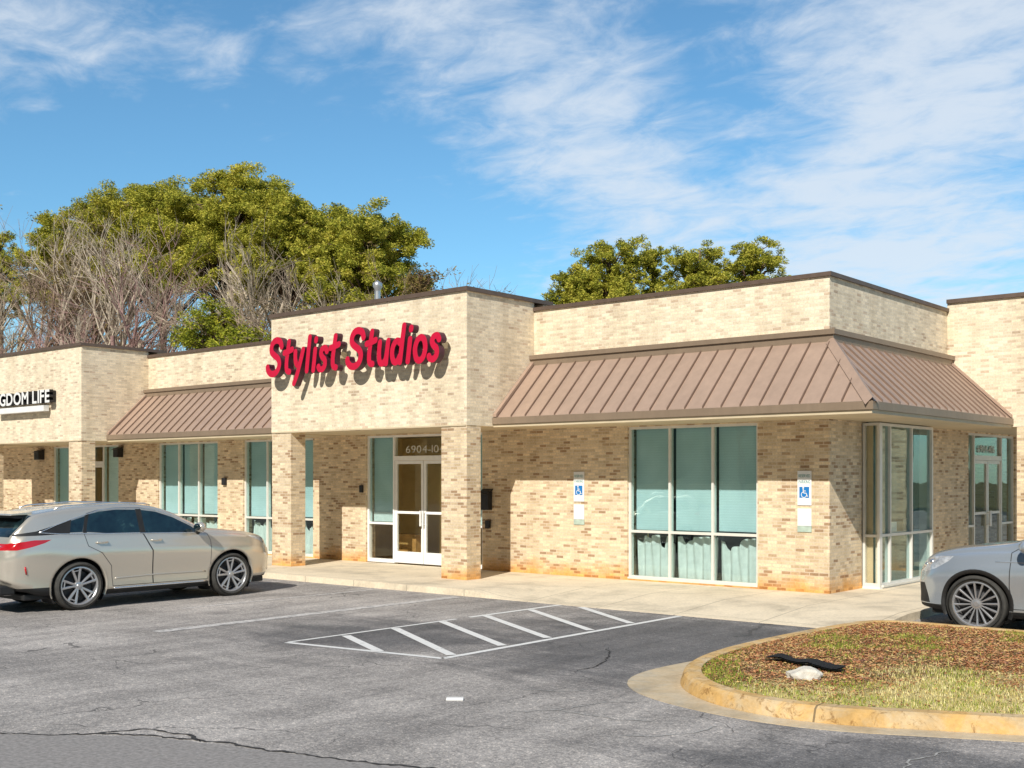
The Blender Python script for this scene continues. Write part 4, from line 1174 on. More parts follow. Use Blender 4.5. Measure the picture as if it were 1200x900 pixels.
    def trim(s, poly, r, mat, root, closed=True, sides=(1,-1), name='trim', outset=.004):
        pts = list(poly)+([poly[0]] if closed else [])
        dense = []
        for (ax,az),(bx,bz) in zip(pts, pts[1:]):
            n = max(1, int(math.hypot(bx-ax,bz-az)/.08))
            dense += [(ax+(bx-ax)*k/n, az+(bz-az)*k/n) for k in range(n)]
        dense.append(pts[-1])
        for sg_ in sides:
            m_ = MB(); m_.tube([(x, sg_*(s.ysurf(x,z)+outset), z) for x,z in dense], r, 6); m_.build(name, mat, root, smooth=True)

def make_wheel(style, rt, rr, wid):
    """returns a wheel object (hub disc) with tyre and rim children, outer face at +y"""
    m_ = MB(); m_.lathe([(0,.02),(.10,.02),(.16,.0),(rr*.80,.0),(rr*.80,-.03),(0,-.03)], 32); w = m_.build('wheel', M['blackmetal'], None, smooth=False)
    m_ = MB(); h = wid/2
    prof = [(rr-.005,h*.80),(rr+.012,h*.94),(rr+.045,h*.985),(rt-.05,h),(rt-.018,h*.93),(rt-.004,h*.78),(rt,h*.5),(rt,-h*.5),(rt-.004,-h*.78),(rt-.02,-h*.93),(rt-.05,-h),(rr+.03,-h*.97),(rr-.01,-h*.8)]
    m_.lathe(prof, 48); m_.build('tyre', M['rubber'], w, smooth=True)
    m_ = MB(); m_.lathe([(rr+.002,h*.80),(rr+.004,h*.88),(rr-.012,h*.90),(rr-.022,h*.80),(rr-.028,h*.3),(rr-.03,-h*.7),(rr-.005,-h*.75)], 48)
    m_.lathe([(0,h*.72),(.03,h*.72),(.036,h*.66),(.062,h*.62),(.072,h*.45),(.072,.02)], 24)
    def bar(a0, a1, r0, r1, w0, w1, y0, y1):
        u0 = Vector((math.cos(a0),math.sin(a0))); u1 = Vector((math.cos(a1),math.sin(a1)))
        p, q = u0*r0, u1*r1; t = (q-p).normalized(); nn = Vector((-t.y,t.x)); th_ = .028
        vs = []
        for c_, ww, yy in ((p,w0,y0),(q,w1,y1)):
            for sgn, dy in ((-1,0),(-.45,.006),(.45,.006),(1,0)):
                e = c_+nn*ww*.5*sgn; vs.append((e.x, yy+dy, e.y))
            for sgn in (1,-1):
                e = c_+nn*ww*.5*sgn; vs.append((e.x, yy-th_, e.y))
        m_.add(vs, [(k,(k+1)%6,6+(k+1)%6,6+k) for k in range(6)])
    if style == 'twin':
        for k in range(5):
            a = 2*math.pi*k/5+math.pi/2
            for s_ in (-1,1): bar(a+s_*.17, a+s_*.23, .05, rr-.014, .030, .040, h*.58, h*.80)
            bar(a-.29, a+.29, rr-.05, rr-.05, .02, .02, h*.76, h*.76)
    else:
        for k in range(16):
            a = 2*math.pi*k/16+math.pi/2; bar(a-.03, a, .055, rr-.012, .016, .026, h*.58, h*.82)
    m_.build('rim', M['spoke'], w, smooth=False)
    b_ = MB()
    for k in range(5): a = 2*math.pi*k/5; b_.lathe([(0,h*.62),(.008,h*.62),(.008,h*.5)], 8, 'y', 0, (.045*math.cos(a),0,.045*math.sin(a)))
    b_.build('wheel_bolts', M['blackmetal'], w)
    return w
def fit_wheels(proto, root, axles, ytrack, rt):
    first = True
    for c in axles:
        for sg_ in (1,-1):
            w = proto if first else copy_tree(proto)
            first = False
            w.parent = root; w.location = (c, sg_*ytrack, rt); w.rotation_euler = (0, R(random.uniform(0,70)), 0) if sg_ > 0 else (0, R(random.uniform(0,70)), math.pi)

def ellipsoid(name, mat, parent, c, r, yz=None, seg=16):
    bm = bmesh.new(); bmesh.ops.create_uvsphere(bm, u_segments=seg, v_segments=10, radius=1)
    for v in bm.verts:
        k = 1
        v.co = Vector((c[0]+v.co.x*r[0], c[1]+v.co.y*r[1], c[2]+v.co.z*r[2]))
    me = bpy.data.meshes.new(name); bm.to_mesh(me); bm.free(); me.materials.append(mat); me.polygons.foreach_set('use_smooth', [True]*len(me.polygons))
    o_ = bpy.data.objects.new(name, me); col.objects.link(o_); o_.parent = parent; return o_

# --- champagne crossover (x forward)
RX = dict(paint=M['champagne'], axles=(-1.40,1.40), ra=.455, rz=.39, lip=.022, lipmat=M['champagne'], rcap=1.0, fcap=1.2,
 top=[(-2.44,1.07),(-2.42,1.17),(-2.36,1.27),(-2.22,1.42),(-2.08,1.55),(-1.95,1.585),(-1.5,1.655),(-.95,1.70),(-.45,1.71),(-.1,1.68),(.25,1.59),(.65,1.39),(1.0,1.25),(1.4,1.205),(1.8,1.155),(2.1,1.09),(2.28,1.01),(2.36,.90)],
 belt=[(-2.44,1.02),(-2.2,1.17),(-1.9,1.22),(-1.4,1.205),(-.6,1.18),(.2,1.16),(.9,1.14),(1.5,1.11),(2.0,1.03),(2.36,.82)],
 w=[(-2.44,.76),(-2.36,.84),(-2.2,.90),(-1.9,.935),(-1.2,.95),(1.3,.95),(1.8,.925),(2.1,.86),(2.28,.74),(2.36,.64)],
 bot=[(-2.44,.44),(-2.2,.34),(-1.9,.26),(-1.0,.24),(1.0,.24),(1.8,.25),(2.2,.29),(2.36,.36)],
 ws=(.14,.98), rg=(-2.42,-2.07), rgz=1.20, lowz=lambda x: .40 if x < -1.86 else (.30 if x < 1.8 else .33),
 glass=[('winrear', [(-.34,1.21),(-.36,1.59),(-.7,1.60),(-1.0,1.575),(-1.18,1.53),(-1.27,1.25),(-.95,1.22)]),
        ('winfront', [(-.24,1.20),(-.26,1.585),(.0,1.55),(.3,1.45),(.62,1.29),(.78,1.175)]),
        ('winquarter', [(-1.33,1.25),(-1.25,1.505),(-1.48,1.44),(-1.75,1.35),(-1.95,1.265),(-1.7,1.25)])],
 dlo=[[(-.34,1.2),(-.36,1.6),(-.26,1.595),(-.24,1.19)],[(-1.33,1.24),(-1.25,1.515),(-1.17,1.54),(-1.26,1.235)]],
 doors=[('doorfront', [(.92,.34),(.98,.60),(.98,1.02),(.92,1.15),(.33,1.475),(.0,1.585),(-.28,1.625),(-.29,1.19),(-.14,.9),(-.12,.34)]),
        ('doorrear', [(-.12,.34),(-.14,.9),(-.29,1.19),(-.28,1.625),(-.7,1.635),(-1.02,1.605),(-1.22,1.55),(-1.31,1.20),(-1.26,1.02),(-1.04,.90),(-.87,.68),(-.84,.34)])],
 patches=[('patch_tail', [(-2.62,1.00),(-2.62,1.03),(-2.40,1.11),(-2.10,1.15),(-1.84,1.15),(-1.95,1.10),(-2.14,1.045),(-2.34,1.0)]),
          ('patch_head', [(2.5,.84),(2.5,.90),(2.30,.97),(2.05,1.05),(1.75,1.09),(1.85,1.04),(2.10,.95),(2.25,.87)]),
          ('black', [(-1.54,1.235),(-1.48,1.455),(-1.75,1.375),(-2.06,1.285),(-2.36,1.245),(-2.36,1.215),(-2.0,1.22)])])
carA = Car(RX)
rxo = thing('parked_car', 'champagne crossover parked nose in towards the left awning', 'car', (0,0,0))
obs = carA.build(rxo)
dlo = [(-2.02,1.265),(-1.74,1.375),(-1.47,1.465),(-1.2,1.54),(-1.0,1.60),(-.7,1.625),(-.26,1.61),(.01,1.575),(.32,1.47),(.64,1.305),(.82,1.165),(-.1,1.19),(-1.2,1.22),(-1.7,1.235)]
carA.trim(dlo, .008, M['chrome'], rxo, name='window_trim')
carA.trim([(-.82,.31),(.90,.31)], .016, M['chrome'], rxo, closed=False, name='sill_strip')
carA.trim([(-.80,.47),(.0,.49),(.88,.48)], .014, RX['paint'], rxo, closed=False, name='door_crease', outset=-.004)
for sg_ in (1,-1):
    for key, hx in (('doorfront', -.06), ('doorrear', -1.02)):
        m_ = MB(); z = 1.07; y = carA.ysurf(hx, z)
        m_.tube([(hx-.11, sg_*(y-.004), z), (hx-.09, sg_*(y+.03), z+.004), (hx+.07, sg_*(y+.03), z+.004), (hx+.10, sg_*(y-.004), z)], [.010,.014,.014,.010], 8)
        m_.build('door_handle', M['chrome'] if 0 else RX['paint'], obs.get(key+('R' if sg_ < 0 else 'L'), rxo), smooth=True)
    mr = ellipsoid('mirror', RX['paint'], rxo, (.68, sg_*1.06, 1.27), (.085,.125,.085))
    m_ = MB(); m_.tube([(.74, sg_*.88, 1.17), (.70, sg_*1.0, 1.22)], [.045,.03], 8); m_.build('mirror_arm', M['dark'], mr)
    g_ = ellipsoid('mirror_glass', M['carglass'], mr, (.615, sg_*1.065, 1.27), (.03,.10,.065))
# rear spoiler, exhaust tips, bumper vents, plate, roof rails, antenna
m_ = MB(); m_.prism([(-1.98,1.59),(-2.32,1.56),(-2.34,1.535),(-2.05,1.54)], 'y', -.60, .60); m_.build('spoiler', RX['paint'], rxo, bevel=.008)
m_ = MB(); m_.prism([(-2.05,1.537),(-2.32,1.533),(-2.24,1.49),(-2.10,1.49)], 'y', -.58, .58); m_.build('spoiler_underside', M['dark'], rxo)
for sg_ in (1,-1):
    m_ = MB(); m_.lathe([(.0,.02),(.038,.02),(.045,0),(.05,.0),(.05,.16),(.045,.16)], 18, 'x', 0, (-2.50, sg_*.56, .37)); m_.build('exhaust_tip', M['chrome'], rxo, smooth=True)
    m_ = MB(); m_.box(-2.475,-2.36,sg_*.56-.12,sg_*.56+.12,.30,.325); m_.build('bumper_strip', M['chrome'], rxo, bevel=.006)
    carA.trim([(-1.98,.66),(-1.93,.56),(-1.97,.52)] if 0 else [(-2.24,.74),(-2.215,.62)], .014, M['taillight'], rxo, closed=False, sides=(sg_,), name='reflector')
    m_ = MB(); m_.tube([(0,sg_*.60,1.66),(-.1,sg_*.61,1.69),(-.7,sg_*.62,1.715),(-1.5,sg_*.60,1.67),(-1.65,sg_*.59,1.63)], .012, 6); m_.build('roof_rail', M['chrome'], rxo, smooth=True)
m_ = MB(); m_.box(-2.575,-2.55,-.16,.16,.78,.90); m_.build('licence_plate', M['white'], rxo)
m_ = MB(); m_.box(-2.56,-2.3,-.70,.70,.30,.46); m_.build('rear_diffuser', M['dark'], rxo, bevel=.03)
m_ = MB(); m_.box(-2.2,2.2,-.74,.74,.20,.30); m_.build('underbody', M['dark'], rxo, bevel=.02)
wA = make_wheel('twin', .39, .305, .235); fit_wheels(wA, rxo, RX['axles'], .828, .39)
# slightly enlarged to the photographed size
rxo.location = (-18.50, 11.30, ZP); rxo.rotation_euler.z = R(90); rxo.scale = (1.07,1.0,1.02)

# --- silver blue crossover at the right edge
GL_ = dict(paint=M['silverblue'], axles=(-1.435,1.435), ra=.405, rz=.365, lip=.045, lipmat=M['dark'], rcap=1.0, fcap=.7,
 top=[(-2.42,.98),(-2.3,1.08),(-2.15,1.13),(-1.7,1.30),(-1.1,1.50),(-.5,1.59),(0,1.60),(.3,1.56),(.7,1.35),(1.02,1.18),(1.3,1.135),(1.7,1.085),(2.0,1.01),(2.13,.94),(2.20,.84)],
 belt=[(-2.42,.93),(-2.1,1.05),(-1.4,1.08),(0,1.03),(1.0,1.03),(1.5,1.0),(1.9,.93),(2.20,.76)],
 w=[(-2.42,.76),(-2.3,.86),(-2.0,.92),(-1.2,.945),(1.2,.945),(1.7,.93),(1.95,.88),(2.10,.80),(2.20,.70)],
 bot=[(-2.42,.42),(-2.0,.30),(-1.0,.22),(1.0,.22),(1.8,.24),(2.20,.27)],
 ws=(.32,1.0), rg=(-2.1,-1.15), rgz=1.14, lowz=lambda x: .40 if x < -1.86 else (.30 if x < 1.8 else .33),
 glass=[('winrear', [(-.12,1.075),(-.12,1.50),(-.5,1.50),(-.95,1.43),(-1.25,1.33),(-1.35,1.12)]), ('winfront', [(-.03,1.075),(-.03,1.50),(.25,1.46),(.55,1.30),(.88,1.09)])],
 dlo=[[(-.12,1.07),(-.12,1.51),(-.03,1.51),(-.03,1.07)]],
 doors=[('doorfront', [(1.0,.33),(1.04,.60),(1.02,1.04),(.93,1.10),(.57,1.34),(.25,1.50),(-.075,1.535),(-.075,.33)]),
        ('doorrear', [(-.075,.33),(-.075,1.535),(-.5,1.535),(-1.0,1.46),(-1.28,1.36),(-1.38,1.08),(-1.1,.90),(-.93,.70),(-.88,.33)])],
 patches=[('patch_tail', [(-2.6,.92),(-2.6,1.0),(-2.2,1.04),(-1.95,1.03),(-2.1,.94)]),
          ('patch_head', [(2.4,.72),(2.4,.83),(2.18,.90),(1.95,.955),(1.72,.965),(1.78,.90),(1.95,.80),(2.12,.74)]),
          ('black', [(2.4,.34),(2.4,.58),(2.13,.60),(2.05,.34)])])
carB = Car(GL_)
glo = thing('parked_car', 'silver blue crossover cut off by the right edge beside the side entrance', 'car', (0,0,0))
obsB = carB.build(glo)
carB.trim([(-1.3,1.06),(-.1,1.065),(.9,1.08)], .009, M['chrome'], glo, closed=False, name='window_trim')
carB.trim([(-.9,.92),(.2,.93),(1.2,.92)], .010, GL_['paint'], glo, closed=False, name='shoulder_crease', outset=-.002)
for sg_ in (1,-1):
    for key, hx in (('doorfront', .10), ('doorrear', -.95)):
        m_ = MB(); z = .93; y = carB.ysurf(hx, z)
        m_.tube([(hx-.11, sg_*(y-.004), z), (hx-.09, sg_*(y+.03), z), (hx+.07, sg_*(y+.03), z), (hx+.10, sg_*(y-.004), z)], [.010,.014,.014,.010], 8)
        m_.build('door_handle', GL_['paint'], obsB.get(key+('R' if sg_ < 0 else 'L'), glo), smooth=True)
    mr = ellipsoid('mirror', GL_['paint'], glo, (.80, sg_*1.06, 1.12), (.085,.12,.08))
    ellipsoid('headlight_projector', M['lamp'], glo, (2.03, sg_*(carB.ysurf(2.03,.87)-.02), .87), (.045,.035,.04))
    ellipsoid('headlight_projector', M['lamp'], glo, (2.13, sg_*(carB.ysurf(2.13,.83)-.02), .83), (.035,.035,.03))
m_ = MB(); m_.lathe([(0,.03),(.16,.03),(.17,.015),(.17,0)], 24, 'x', 0, (2.25,0,.68)); m_.build('grille_badge', M['chrome'], glo)
m_ = MB(); m_.box(2.215,2.262,-.42,.42,.52,.80); m_.build('grille', M['dark'], glo, bevel=.02)
m_ = MB(); m_.box(-2.2,2.05,-.74,.74,.20,.30); m_.build('underbody', M['dark'], glo, bevel=.02)
wB = make_wheel('multi', .37, .285, .24); fit_wheels(wB, glo, GL_['axles'], .832, .37)
glo.location = (-3.78, 17.42, ZP); glo.rotation_euler.z = R(180); glo.scale = (1.12,1.10,1.10)

# ------------------------------------------------------------------ trees
def leaf_cloud(name, clumps, per, size, mat, parent, rng, flat=.7, trid=False):
    n = sum(max(8, int(per*c[3]**2)) for c in clumps)
    C = np.zeros((n,3)); k = 0
    for (x,y,z,r) in clumps:
        m = max(8, int(per*r*r)); d = rng.normal(size=(m,3)); d /= np.linalg.norm(d,axis=1)[:,None]
        rad = r*(rng.random(m)**.45)[:,None]; q = d*rad; q[:,2] *= flat
        C[k:k+m] = q+np.array([x,y,z]); k += m
    C = C[:k]; n = k
    a = rng.normal(size=(n,3)); a[:,2] *= .6; a /= np.linalg.norm(a,axis=1)[:,None]
    b = np.cross(a, rng.normal(size=(n,3))); b /= np.linalg.norm(b,axis=1)[:,None]
    s = size*rng.uniform(.6,1.4,n)[:,None]
    V = np.empty((n*4,3)); V[0::4] = C-a*s; V[1::4] = C-b*s*.36; V[2::4] = C+a*s; V[3::4] = C+b*s*.36
    me = bpy.data.meshes.new(name); me.vertices.add(n*4); me.vertices.foreach_set('co', V.ravel())
    me.loops.add(n*4); me.loops.foreach_set('vertex_index', np.arange(n*4)); me.polygons.add(n)
    me.polygons.foreach_set('loop_start', np.arange(n)*4); me.polygons.foreach_set('loop_total', np.full(n,4)); me.update(calc_edges=True)
    me.materials.append(mat); o_ = bpy.data.objects.new(name, me); col.objects.link(o_); o_.parent = parent
    return o_
def pine(x, y, h, w, label, seed, depth=None, flat_top=.5, name='pine_tree', mat='pine', group='pine trees behind the shops', dens=950):
    rng = np.random.default_rng(seed); rs = random.Random(seed)
    t = thing(name, label, 'tree', (x, y, ZP), 0, group)
    ch = depth or w*.85        # crown height
    m_ = MB(); m_.tube([(0,0,0),(.1,.05,h*.4),(-.1,.1,h*.7),(0,0,h*.93)], [.30,.24,.17,.05], 8)
    clumps = []
    nc = int(74*(w/6)**1.3)+16
    for i in range(nc):
        v = Vector((rs.gauss(0,1), rs.gauss(0,1), rs.gauss(0,1))).normalized()
        if v.z < -.55: v.z = -v.z
        q = rs.random()**.42
        u, v_, zz_ = v.x*q, v.y*q, v.z*q
        r = rs.uniform(.6,1.0)*(w/6)**.5
        rr = math.hypot(u, v_); z = h-.55-ch*.5+zz_*(ch*.5-.1); v = v_
        clumps.append((u*w*.46, v*w*.46, z, r))
        p0 = (0,0,max(h*.45, z-rr*w*.25-.6)); m_.tube([p0, (u*w*.25, v*w*.25, z-.25), (u*w*.44, v*w*.44, z-.1)], [.07,.045,.02], 5)
    m_.build('trunk', M['pinebark'], t, smooth=True)
    sub = []
    for c in clumps:
        for k in range(6): sub.append((c[0]+rs.gauss(0,c[3]*.45), c[1]+rs.gauss(0,c[3]*.45), c[2]+rs.gauss(0,c[3]*.28), c[3]*.44))
    leaf_cloud('crown', sub, dens, .078, M[mat], t, rng, .72)
    return t
def bare(x, y, h, spread, label, seed, bark='barkgrey', twig=None, group='leafless trees behind the shops', leaves=0):
    rs = random.Random(seed); t = thing('bare_tree', label, 'tree', (x, y, ZP), 0, group)
    T = MB(); W = MB(); tips = []
    def grow(p, d, L, r, lev):
        n = 3 if lev < 3 else 2; pts = [p]; rad = [r]; q = p; dd = d
        for i in range(n):
            dd = (dd+Vector((rs.gauss(0,.19),rs.gauss(0,.19),rs.gauss(0,.08)+.05))).normalized(); q = q+dd*L/n; pts.append(q); rad.append(r*(1-(i+1)/n*.5))
        (T if lev < 3 else W).tube(pts, rad, 6 if lev < 2 else 3, cap=False)
        if lev >= 5: tips.append(q); return
        kids = [6,4,3,3,4][lev]
        for k in range(kids):
            f = rs.uniform(.35,1) if lev else rs.uniform(.42,1)
            base = pts[0].lerp(pts[-1], f) if n == 2 else pts[min(n,int(f*n))]
            ax = dd.orthogonal().normalized(); ax.rotate(Matrix.Rotation(rs.uniform(0,6.283),3,dd))
            ang = rs.uniform(.25,.75)*spread; nd = (dd*math.cos(ang)+ax*math.sin(ang)+Vector((0,0,.12))).normalized()
            grow(base, nd, L*rs.uniform(.5,.72), max(.011, r*rs.uniform(.40,.62)), lev+1)
    grow(Vector((0,0,0)), Vector((rs.gauss(0,.06),rs.gauss(0,.06),1)), h*.66, h*(.020 if bark == 'barkpale' else .014), 0)
    zm = sorted(p.z for p in tips)[int(len(tips)*.97)]; k = h/zm; kx_ = k*.9+.1
    for m_ in (T, W): m_.v = [(a*kx_, b*kx_, c*k) for a, b, c in m_.v]
    tips = [Vector((p.x*kx_, p.y*kx_, p.z*k)) for p in tips]
    T.build('trunk', M[bark], t, smooth=True, fix=False); W.build('crown', M[twig or bark], t, fix=False)
    if leaves:
        rng = np.random.default_rng(seed); leaf_cloud('leaves', [(p.x,p.y,p.z,.45) for p in rs.sample(tips, min(len(tips), leaves))], 90, .09, M['olive'], t, rng, .8)
    return t
HD = R(40.2)
def at(px, D):     # ground position of a bearing at a given distance along the view heading (layout aid, metres)
    u = (px-600)/1344
    return (D*(-math.sin(HD)+math.cos(HD)*u), D*(math.cos(HD)+math.sin(HD)*u))
def far(px, D, ymin):   # keep every tree clear of the building's back wall
    return max(D, ymin/(math.cos(HD)+math.sin(HD)*(px-600)/1344))
def top(py, D): return 2.05+(560-py)/1344*D-ZP
pines = [(268,193,60,9.4,7.4,'tallest pine with a broad dome crown near the middle of the left grove'),
         (190,205,63,9.2,7.0,'broad pine left of the tallest pine of the left grove'),
         (338,216,64,7.4,7.0,'narrower pine just right of the tallest pine of the left grove'),
         (432,238,57,6.8,6.4,'rounded dense pine at the right end of the left grove'),
         (385,228,66,6.2,6.5,'small topped pine behind the gap left of the rounded right end pine'),
         (126,229,62,7.8,6.4,'yellowish pine on the left shoulder of the grove'),
         (84,250,66,6.6,5.6,'half hidden pine low on the left slope of the grove'),
         (0,258,60,2.8,5.5,'dark pine cut off by the left edge of the photo'),
         (714,269,70,5.6,6.5,'broadest pine at the left of the group behind the right parapet'),
         (672,306,70,3.2,3.4,'low side pine at the far left of the group behind the right parapet'),
         (766,276,72,2.5,4.6,'narrow pine second from the left behind the right parapet'),
         (820,270,70,4.9,6.2,'round pine third from the left behind the right parapet'),
         (882,268,71,4.3,6.0,'rightmost pine showing above the right parapet')]
for k, (px, py, D, w, dep, lab) in enumerate(pines):
    D0 = D; D = far(px, D, 42); w *= D/D0; dep *= D/D0
    X, Y = at(px, D); pine(X, Y, top(py, D), w, lab, 20+k, dep*1.15)
D = far(250, 47, 34.6); X, Y = at(250, D); pine(X, Y, top(338, D), 4.2, 'small bright yellow green evergreen in front of the bare trees', 61, 5.0, name='young_evergreen', mat='cedar', group='young evergreens behind the shops', dens=420)
D = far(292, 46, 34.6); X, Y = at(292, D); pine(X, Y, top(368, D), 3.2, 'lowest yellow green evergreen right against the roofline', 62, 2.8, name='young_evergreen', mat='cedar', group='young evergreens behind the shops', dens=420)
X, Y = at(492, 56); pine(X, Y, top(298, 56), 2.6, 'small sparse grey green tree at the right end of the left grove', 63, 3.0, name='scrub_tree', mat='olive', group='scrub trees behind the shops', dens=200)
bares = [(12,300,44,1.0,'barkpale','leafless pale tree at the left edge behind the low roof',0),
         (30,272,52,1.1,'barkgrey','brownish bushy bare tree near the left edge',160),
         (70,262,50,1.1,'barkgrey','grey brown bare tree left of the forked pale tree',120),
         (100,285,42,1.15,'barkpale','forked pale barked bare tree with wide limbs above the left roof',0),
         (140,270,46,1.0,'barkpale','pale bare tree leaning right of the forked one',0),
         (172,310,44,1.1,'barkpink','pinkish twiggy bare tree in the middle of the grove',0),
         (205,300,48,1.1,'barkgrey','fine twigged grey bare tree behind the small evergreen',0),
         (235,296,50,1.0,'barkpink','pinkish grey bare tree under the tallest pine',0),
         (272,262,46,.8,'barkpale','upright pale bare tree centred under the tallest pine',0),
         (305,268,47,.8,'barkpale','upright pale bare tree right of the centre of the grove',0),
         (338,286,48,1.0,'barkgrey','grey bare tree left of the rounded pine',0),
         (365,300,46,1.0,'barkpale','short pale bare tree before the rounded pine',0),
         (400,312,50,1.0,'barkgrey','grey bare tree below the rounded pine',60),
         (465,318,52,1.0,'barkgrey','low grey tree just left of the sparse right end tree',120),
         (120,318,54,1.2,'barkpink','low pinkish thicket tree behind the forked pale tree',60),
         (52,320,54,1.2,'barkpink','low pinkish thicket tree near the left edge',60)]
for k, (px, py, D, sp_, bk, lab, lv) in enumerate(bares):
    if 205 <= px <= 272: D += 6
    D = far(px, D, 36.2)+(k % 4)*1.4+(5 if 205 <= px <= 305 else 0); X, Y = at(px, D); bare(X, Y, top(py+(30 if 190 < px < 420 else -2), D), sp_, lab, 100+k, bk, {'barkpale':'barkpale','barkgrey':'barkgrey','barkpink':'barkpink'}[bk], leaves=lv)
# trees across the lot, seen only in the window reflections
for k, (X, Y, h, w) in enumerate([(2,54,12,9),(9,60,13,9),(16,70,13,10),(5,68,14,8)]):
    pine(X, Y, h, w, 'autumn tree standing beyond the far side of the lot', 200+k, 8, name='autumn_tree', mat='autumn', group='autumn trees beyond the lot', dens=120)

src = [o_ for o_ in scene.objects if o_.name.startswith('pine_tree')][:4]
for k, (X, Y, sc_) in enumerate([(-66,-50,.75),(-52,-56,.8),(-40,-49,.75),(-27,-55,.8),(-14,-51,.9),(0,-56,.85),(14,-50,.9)]):
    c_ = copy_tree(src[k % 4]); c_.location = (X, Y, ZP); c_.scale = (1.3, 1.3, sc_); c_.rotation_euler.z = k*1.3
    tag(c_, 'tall pine standing across the road behind the camera', 'tree', 'pines across the road')

# ------------------------------------------------------------------ light, sky
SUN = Vector((.284,-.741,.608)).normalized()
elev = math.asin(SUN.z)
ld = bpy.data.lights.new('sun', 'SUN'); ld.energy = 5.0; ld.angle = R(.55); ld.color = (1,.955,.88)
lo = bpy.data.objects.new('sun', ld); col.objects.link(lo); lo.location = (0,0,30)
lo.rotation_euler = SUN.to_track_quat('Z', 'Y').to_euler()
w = bpy.data.worlds.new('World'); scene.world = w; w.use_nodes = True; nt = w.node_tree; nt.nodes.clear()
out = N(nt, 'ShaderNodeOutputWorld'); bg = N(nt, 'ShaderNodeBackground'); bg.inputs[1].default_value = .11
sky = N(nt, 'ShaderNodeTexSky', sky_type='NISHITA', sun_disc=False, sun_elevation=elev, sun_rotation=math.atan2(SUN.x, SUN.y), air_density=1.0, dust_density=.3, ozone_density=2.5)
BANKS = [(47.4, 20.6, 6, 0.12), (41.9, 19.3, 4, 0.1), (37.6, 18.1, 4, 0.16), (34.7, 14.9, 3.5, 0.15), (33.0, 12.5, 2.5, 0.1), (21.7, 16.1, 8, 0.16), (20.5, 10.7, 7, 0.16), (17.9, 19.7, 6, 0.1), (26.4, 15.0, 5, 0.06), (62.1, 20.4, 3, 0.16), (58.7, 19.8, 2, 0.1), (54.8, 19.6, 1.6, 0.16), (62.1, 16.5, 1.2, 0.12), (59.1, 15.3, 1.2, 0.12), (52.8, 15.0, 7, -0.16), (60.6, 14.1, 5, -0.14), (43.6, 13.0, 5, -0.14), (31.7, 20.9, 2.5, -0.1), (29.7, 20.1, 2, -0.1), (38.5, 13.0, 2, -0.06)]
tc = N(nt, 'ShaderNodeTexCoord').outputs['Generated']
sp = N(nt, 'ShaderNodeSeparateXYZ'); nt.links.new(tc, sp.inputs[0])
zz = math_node(nt, 'MAXIMUM', sp.outputs[2], .03)
cx = math_node(nt, 'DIVIDE', sp.outputs[0], math_node(nt, 'ADD', zz, .12)); cy = math_node(nt, 'DIVIDE', sp.outputs[1], math_node(nt, 'ADD', zz, .12))
cb = N(nt, 'ShaderNodeCombineXYZ'); nt.links.new(cx, cb.inputs[0]); nt.links.new(cy, cb.inputs[1])
mp = N(nt, 'ShaderNodeMapping'); nt.links.new(cb.outputs[0], mp.inputs[0]); mp.inputs['Rotation'].default_value = (0,0,R(25)); mp.inputs['Scale'].default_value = (1.0,1.3,1)
mp.inputs['Location'].default_value = (3.1,1.7,0)
n1 = noise(nt, mp.outputs[0], 1.7, 8, .58, .35)
n2 = noise(nt, mp.outputs[0], 6.5, 7, .62, .45)
cl = math_node(nt, 'ADD', math_node(nt, 'MULTIPLY', n1, .70), math_node(nt, 'MULTIPLY', n2, .52)); cl = math_node(nt, 'SUBTRACT', cl, .11)
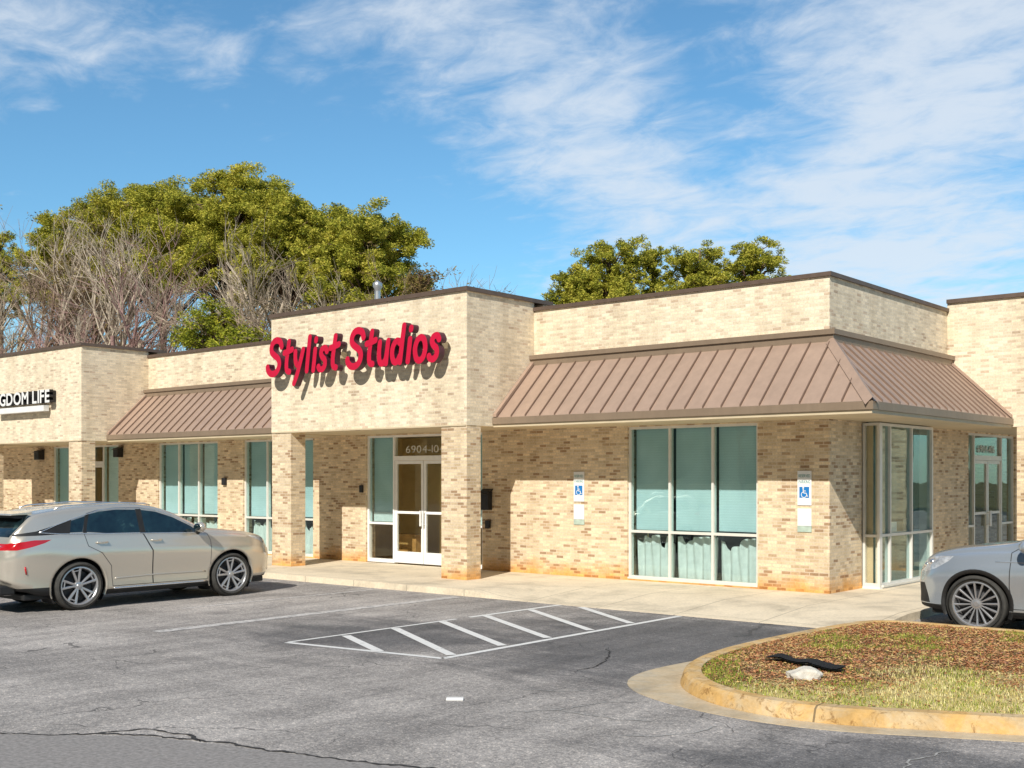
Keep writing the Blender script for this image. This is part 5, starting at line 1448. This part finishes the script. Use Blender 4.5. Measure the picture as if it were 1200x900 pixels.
# cloud banks and clear areas, each placed by its direction in the sky: azimuth (deg, west of north), elevation, width (deg), amount
for az, el, wd, am in BANKS:
    dv = (-math.sin(R(az))*math.cos(R(el)), math.cos(R(az))*math.cos(R(el)), math.sin(R(el)))
    dn = N(nt, 'ShaderNodeVectorMath', operation='DOT_PRODUCT'); nt.links.new(tc, dn.inputs[0]); dn.inputs[1].default_value = dv
    e_ = math_node(nt, 'POWER', 2.718, math_node(nt, 'MULTIPLY', math_node(nt, 'SUBTRACT', dn.outputs['Value'], 1.0), 1/(1-math.cos(R(wd)))))
    cl = math_node(nt, 'ADD', cl, math_node(nt, 'MULTIPLY', e_, am*.82))
mr = N(nt, 'ShaderNodeMapRange', interpolation_type='SMOOTHSTEP'); nt.links.new(cl, mr.inputs[0]); mr.inputs[1].default_value = .45; mr.inputs[2].default_value = .80; mr.inputs[3].default_value = 0; mr.inputs[4].default_value = .80
skc = mixrgb(nt, 'MULTIPLY', 1.0, sky.outputs[0], (.80,1.21,1.30))
cc = mixrgb(nt, 'MIX', mr.outputs[0], skc, (7.0,7.6,8.3))
sky_dim = N(nt, 'ShaderNodeMapRange', interpolation_type='SMOOTHSTEP'); nt.links.new(sp.outputs[1], sky_dim.inputs[0]); sky_dim.inputs[1].default_value = -.75; sky_dim.inputs[2].default_value = .3; sky_dim.inputs[3].default_value = .14; sky_dim.inputs[4].default_value = 1  # sky dimmed behind the camera to weaken fill light on the front wall
hc = N(nt, 'ShaderNodeCombineXYZ')
for q in range(3): nt.links.new(sky_dim.outputs[0], hc.inputs[q])
cc = mixrgb(nt, 'MULTIPLY', 1.0, cc, hc.outputs[0])
nt.links.new(cc, bg.inputs[0]); nt.links.new(bg.outputs[0], out.inputs[0])

# ------------------------------------------------------------------ camera
cd = bpy.data.cameras.new('camera'); cam = bpy.data.objects.new('camera', cd); col.objects.link(cam)
cam.location = (0,0,2.05); cam.rotation_euler = (R(90),0,HD); cd.sensor_width = 36; cd.lens = 1344/1200*36; cd.shift_y = 110/1200
cd.clip_end = 2000; scene.camera = cam
scene.view_settings.view_transform = 'Standard'; scene.view_settings.look = 'None'; scene.view_settings.exposure = 0
scene.cycles.max_bounces = 8; scene.cycles.transparent_max_bounces = 12
